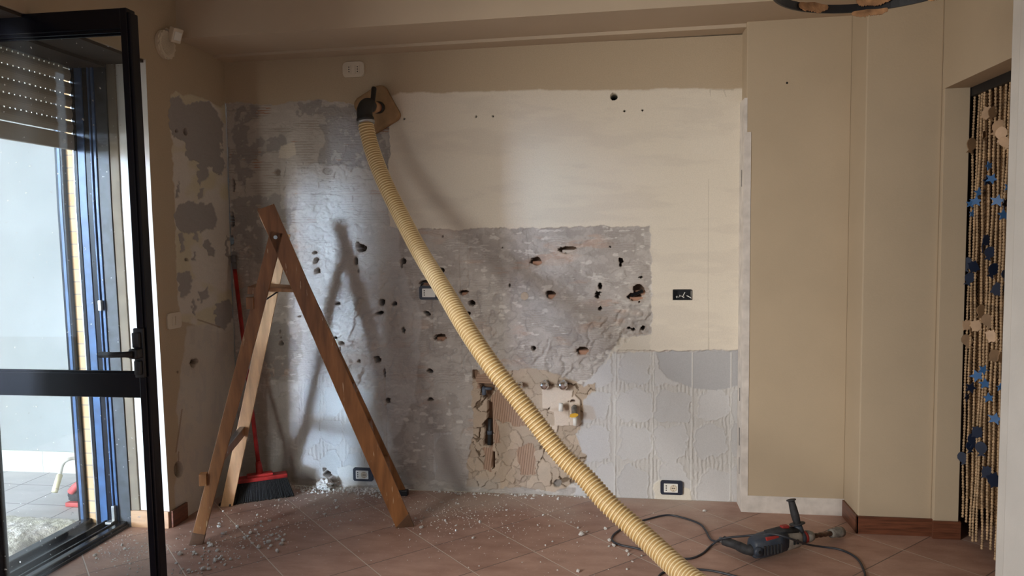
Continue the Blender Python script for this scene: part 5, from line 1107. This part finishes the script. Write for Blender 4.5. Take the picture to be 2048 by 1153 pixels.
# ------------------------------------------------------------------ hoop lamp hanging from the ceiling
HR = 0.26; fp = at(1757, 14, 2.16); hd = Vector((fp.x - CAM[0], fp.y - CAM[1], 0)).normalized()
lc = fp - hd * HR; zl = fp.z - 0.008
hl = empty('hoop_lamp', (lc.x, lc.y, zl)); tag(hl, 'black hoop pendant lamp with ragged brown bark edging near the ceiling', 'pendant lamp')
cen = Vector((lc.x, lc.y, zl)); bm = bmesh.new(); N_ = 72; ro = []
for i in range(N_):
    a = 2 * math.pi * i / N_; d = Vector((math.cos(a), math.sin(a), 0)); ro.append([bm.verts.new(cen + d * (HR + s) + Vector((0, 0, h))) for s, h in ((0, 0), (0.006, 0), (0.006, 0.024), (0, 0.024))])
for i in range(N_):
    a, b = ro[i], ro[(i + 1) % N_]
    for k in range(4): bm.faces.new((a[k], a[(k + 1) % 4], b[(k + 1) % 4], b[k]))
fin('hoop', bm, M['iron'], hl, False)
rn = random.Random(12)
def ragged(a0, a1, rad, zlo, zhi, amp):
    bm = bmesh.new(); n = 46; rows = []
    for i in range(n + 1):
        a = a0 + (a1 - a0) * i / n; d = Vector((math.cos(a), math.sin(a), 0)); lo = zlo - amp * abs(mnoise.noise(Vector((a * 6, zlo * 9, 1)))) - amp * 0.5 * rn.random(); hi = zhi + amp * mnoise.noise(Vector((a * 5, 4, zhi)))
        e_ = math.sin(math.pi * i / n) ** 0.3; m_ = (zlo + zhi) / 2; lo = m_ + (lo - m_) * e_; hi = m_ + (hi - m_) * e_
        rows.append([bm.verts.new(cen + d * (rad + s) + Vector((0, 0, h))) for s, h in ((0, lo), (0.004, lo), (0.004, hi), (0, hi))])
    for a, b in zip(rows, rows[1:]):
        for k in range(4): bm.faces.new((a[k], a[(k + 1) % 4], b[(k + 1) % 4], b[k]))
    bm.faces.new(rows[0]); bm.faces.new(rows[-1]); return bm
face = math.atan2(CAM[1] - cen.y, CAM[0] - cen.x); far = face + math.pi
for a0, a1, rad, zl_, zh_ in ((far - 0.10, far + 0.28, HR - 0.005, -0.012, 0.004), (far + 0.55, far + 0.95, HR - 0.006, 0.004, 0.028), (far - 0.85, far - 0.50, HR - 0.006, -0.004, 0.012), (far + 2.2, far + 3.0, HR + 0.006, 0.0, 0.03)):
    fin('bark_strip', ragged(a0, a1, rad, zl_, zh_, 0.010), M['bark'], hl)
fin('bark_strip', ragged(far - 0.14, far + 0.24, HR - 0.010, 0.016, 0.05, 0.012), M['bark'], hl)
bm = bmesh.new(); bmesh.ops.create_uvsphere(bm, u_segments=24, v_segments=12, radius=0.11)
for v in bm.verts: v.co = cen + Vector((v.co.x, v.co.y, v.co.z * 0.5 + 0.20))
fin('lamp_shade', bm, M['lamp_glass'], hl, True)
bm = bmesh.new()
for k in range(3):
    a = face + 0.9 + k * 2.094; tube(bm, [cen + Vector((HR * math.cos(a), HR * math.sin(a), 0.03)), cen + Vector((0, 0, 0.40))], 0.0016, 6)
tube(bm, [cen + Vector((0, 0, 0.18)), Vector((cen.x, cen.y, 2.74))], 0.003, 8); tube(bm, [Vector((cen.x, cen.y, 2.72)), Vector((cen.x, cen.y, 2.749))], [0.05, 0.055], 20); fin('suspension', bm, M['iron'], hl)
S('trim_3', (-0.001, 0.0, -0.01, -0.009, 0, 0.001), M['cream']) if False else None

# ------------------------------------------------------------------ plaster debris
def chunk_mesh(name, seed, r, sq=(1, 1, 1), sub=2):
    bm = bmesh.new(); bmesh.ops.create_icosphere(bm, subdivisions=sub, radius=1); o_ = Vector((seed * 3.1, seed * 1.7, 0))
    for v in bm.verts:
        d = v.co.copy(); q = 1 + 0.55 * mnoise.noise(d * 1.3 + o_) + 0.3 * mnoise.noise(d * 3 + o_)
        v.co = Vector((d.x * q * sq[0] * r, d.y * q * sq[1] * r, d.z * q * sq[2] * r))
    zm = min(v.co.z for v in bm.verts) * 0.8
    for v in bm.verts: v.co.z = max(0, v.co.z - zm)
    bmesh.ops.recalc_face_normals(bm, faces=bm.faces); me = bpy.data.meshes.new(name); bm.to_mesh(me); bm.free(); me.materials.append(M['crumb']); return me
me = chunk_mesh('plaster_lump', 3, 0.045, (0.9, 0.6, 0.75), 4); o = bpy.data.objects.new('plaster_lump', me); col.objects.link(o); o.location = on(2, 0, 650, 982); tag(o, 'large crumbly plaster lump heaped against the wall behind the ladder', 'plaster lump')
me = chunk_mesh('plaster_lump', 7, 0.024, (1.2, 0.8, 0.8), 3); o = bpy.data.objects.new('plaster_lump', me); col.objects.link(o); o.location = on(2, 0, 676, 974); tag(o, 'smaller plaster lump touching the big lump on its right', 'plaster lump')
CM = [chunk_mesh('plaster_chip', 20 + k, 1.0, (1, rn.uniform(.6, .9), rn.uniform(.5, .8)), 2) for k in range(7)]
def chip(x, y, r, label, group, q):
    o = bpy.data.objects.new('plaster_chip', CM[q % 7]); col.objects.link(o); o.location = (x, y, 0.0); o.rotation_euler = (0, 0, rn.uniform(0, 6.28)); o.scale = (r, r, r)
    tag(o, label, 'plaster chip', group); return o
def ell(u, v, su, sv): return lambda: (u + rn.gauss(0, su), v + rn.gauss(0, sv))
placed = []
def scatter(n, gens, rlo, rhi, label, group):
    c = 0; tries = 0
    while c < n and tries < 4000:
        tries += 1; g, wt = rn.choice(gens); u, v = g(); 
        if v > 1150 or v < 975: continue
        p = on(2, 0, u, v)
        if p.y > -0.03 or p.x < 0.03 and p.y > -0.70: continue
        if p.x < -0.28: continue
        r = rlo + (rhi - rlo) * rn.random() ** 2.2
        if any((p.x - a) ** 2 + (p.y - b) ** 2 < (r + c_) ** 2 for a, b, c_ in placed): continue
        if any((p - f).length < 0.05 for f in (NB1, NB2, flb, fb)): continue
        placed.append((p.x, p.y, r)); chip(p.x, p.y, r, label, group, c); c += 1
scatter(100, [(ell(400, 1108, 34, 8), 1), (ell(440, 1128, 22, 9), 1), (ell(372, 1146, 18, 4), 1), (ell(512, 1082, 22, 9), 1), (ell(545, 1090, 16, 14), 1), (ell(460, 1068, 40, 10), 1)], 0.0042, 0.0130, 'white plaster chip scattered on the floor around the left front ladder foot', 'plaster chips at the ladder foot')
scatter(26, [(ell(530, 1040, 60, 12), 1), (ell(640, 1020, 50, 14), 1), (ell(600, 1048, 60, 20), 1)], 0.0035, 0.0100, 'white plaster chip lying on the floor between the ladder sides', 'plaster chips under the ladder')
scatter(34, [(ell(870, 1020, 34, 16), 1), (ell(905, 1075, 40, 22), 1), (ell(960, 1010, 50, 14), 1)], 0.0038, 0.012, 'white plaster chip on the floor between the ladder and the hose', 'plaster chips left of the hose')
scatter(14, [(ell(255, 1095, 30, 16), 1), (ell(220, 1110, 30, 12), 1), (ell(270, 1130, 20, 10), 1)], 0.003, 0.009, 'white plaster chip on the floor behind the glazed door leaf', 'plaster chips behind the door leaf')
for u, v, r in ((1163, 1072, .014), (1219, 1084, .011), (1210, 1060, .009), (1228, 1094, .010), (1218, 1095, .007), (1254, 1105, .009), (1257, 1112, .008), (1156, 1058, .007), (1174, 1065, .006), (1099, 1054, .007), (1156, 1145, .010), (1254, 1141, .006), (1265, 1125, .006), (1409, 1024, .010), (1087, 1032, .008), (1075, 1052, .005), (1105, 1085, .005), (1091, 1093, .005), (1283, 1113, .005), (1115, 1142, .004)):
    p = on(2, 0, u, v); chip(p.x, p.y, r * 1.0, 'white plaster chip on the floor beside the hose and the cable loop', 'plaster chips by the cable', int(u))
# rubble fringe along the foot of the wall and fine crumbs: nobody could count these
def crumbs(name, n, gens, rlo, rhi, label):
    co = []; fa = []; base = [(0, 0, 1), (1, 0, 0), (0, 1, 0), (-1, 0, 0), (0, -1, 0), (0, 0, -.2)]; tri = [(0, 1, 2), (0, 2, 3), (0, 3, 4), (0, 4, 1), (5, 2, 1), (5, 3, 2), (5, 4, 3), (5, 1, 4)]
    c = 0
    while c < n:
        g = rn.choice(gens); u, v = g(); p = on(2, 0, u, v)
        if p.y > -0.006 or p.y < -3 or (p.x < 0.01 and p.y > -0.7) or p.x < -0.3: continue
        r = rlo + (rhi - rlo) * rn.random() ** 2.5; k = len(co); a = rn.uniform(0, 6.28)
        for b in base:
            f = r * rn.uniform(.6, 1.2); co.append((p.x + f * (b[0] * math.cos(a) - b[1] * math.sin(a)), p.y + f * (b[0] * math.sin(a) + b[1] * math.cos(a)), 0.001 + max(0, f * b[2] * .9)))
        fa += [(k + t[0], k + t[1], k + t[2]) for t in tri]; c += 1
    me = bpy.data.meshes.new(name); me.from_pydata(co, [], fa); o = link_mesh(name, me, M['crumb']); tag(o, label, 'rubble', kind='stuff'); return o
def seg(u0, v0, u1, v1, s): return lambda: (lambda t: (u0 + (u1 - u0) * t + rn.gauss(0, 3), v0 + (v1 - v0) * t + abs(rn.gauss(0, s))))(rn.random())
crumbs('plaster_rubble', 1500, [seg(590, 968, 800, 976, 5), seg(600, 968, 760, 974, 9), seg(700, 970, 790, 978, 3), seg(480, 972, 600, 968, 5), seg(860, 978, 1230, 992, 4)], 0.003, 0.014, 'fringe of plaster rubble along the foot of the stripped wall')
crumbs('plaster_crumbs', 2200, [ell(430, 1100, 60, 24), ell(560, 1040, 90, 26), ell(860, 1030, 70, 26), ell(980, 1020, 90, 18), ell(1000, 1070, 160, 40), ell(700, 1010, 90, 14), ell(250, 1100, 40, 20)], 0.0013, 0.0052, 'fine white plaster crumbs strewn over the terracotta tiles')
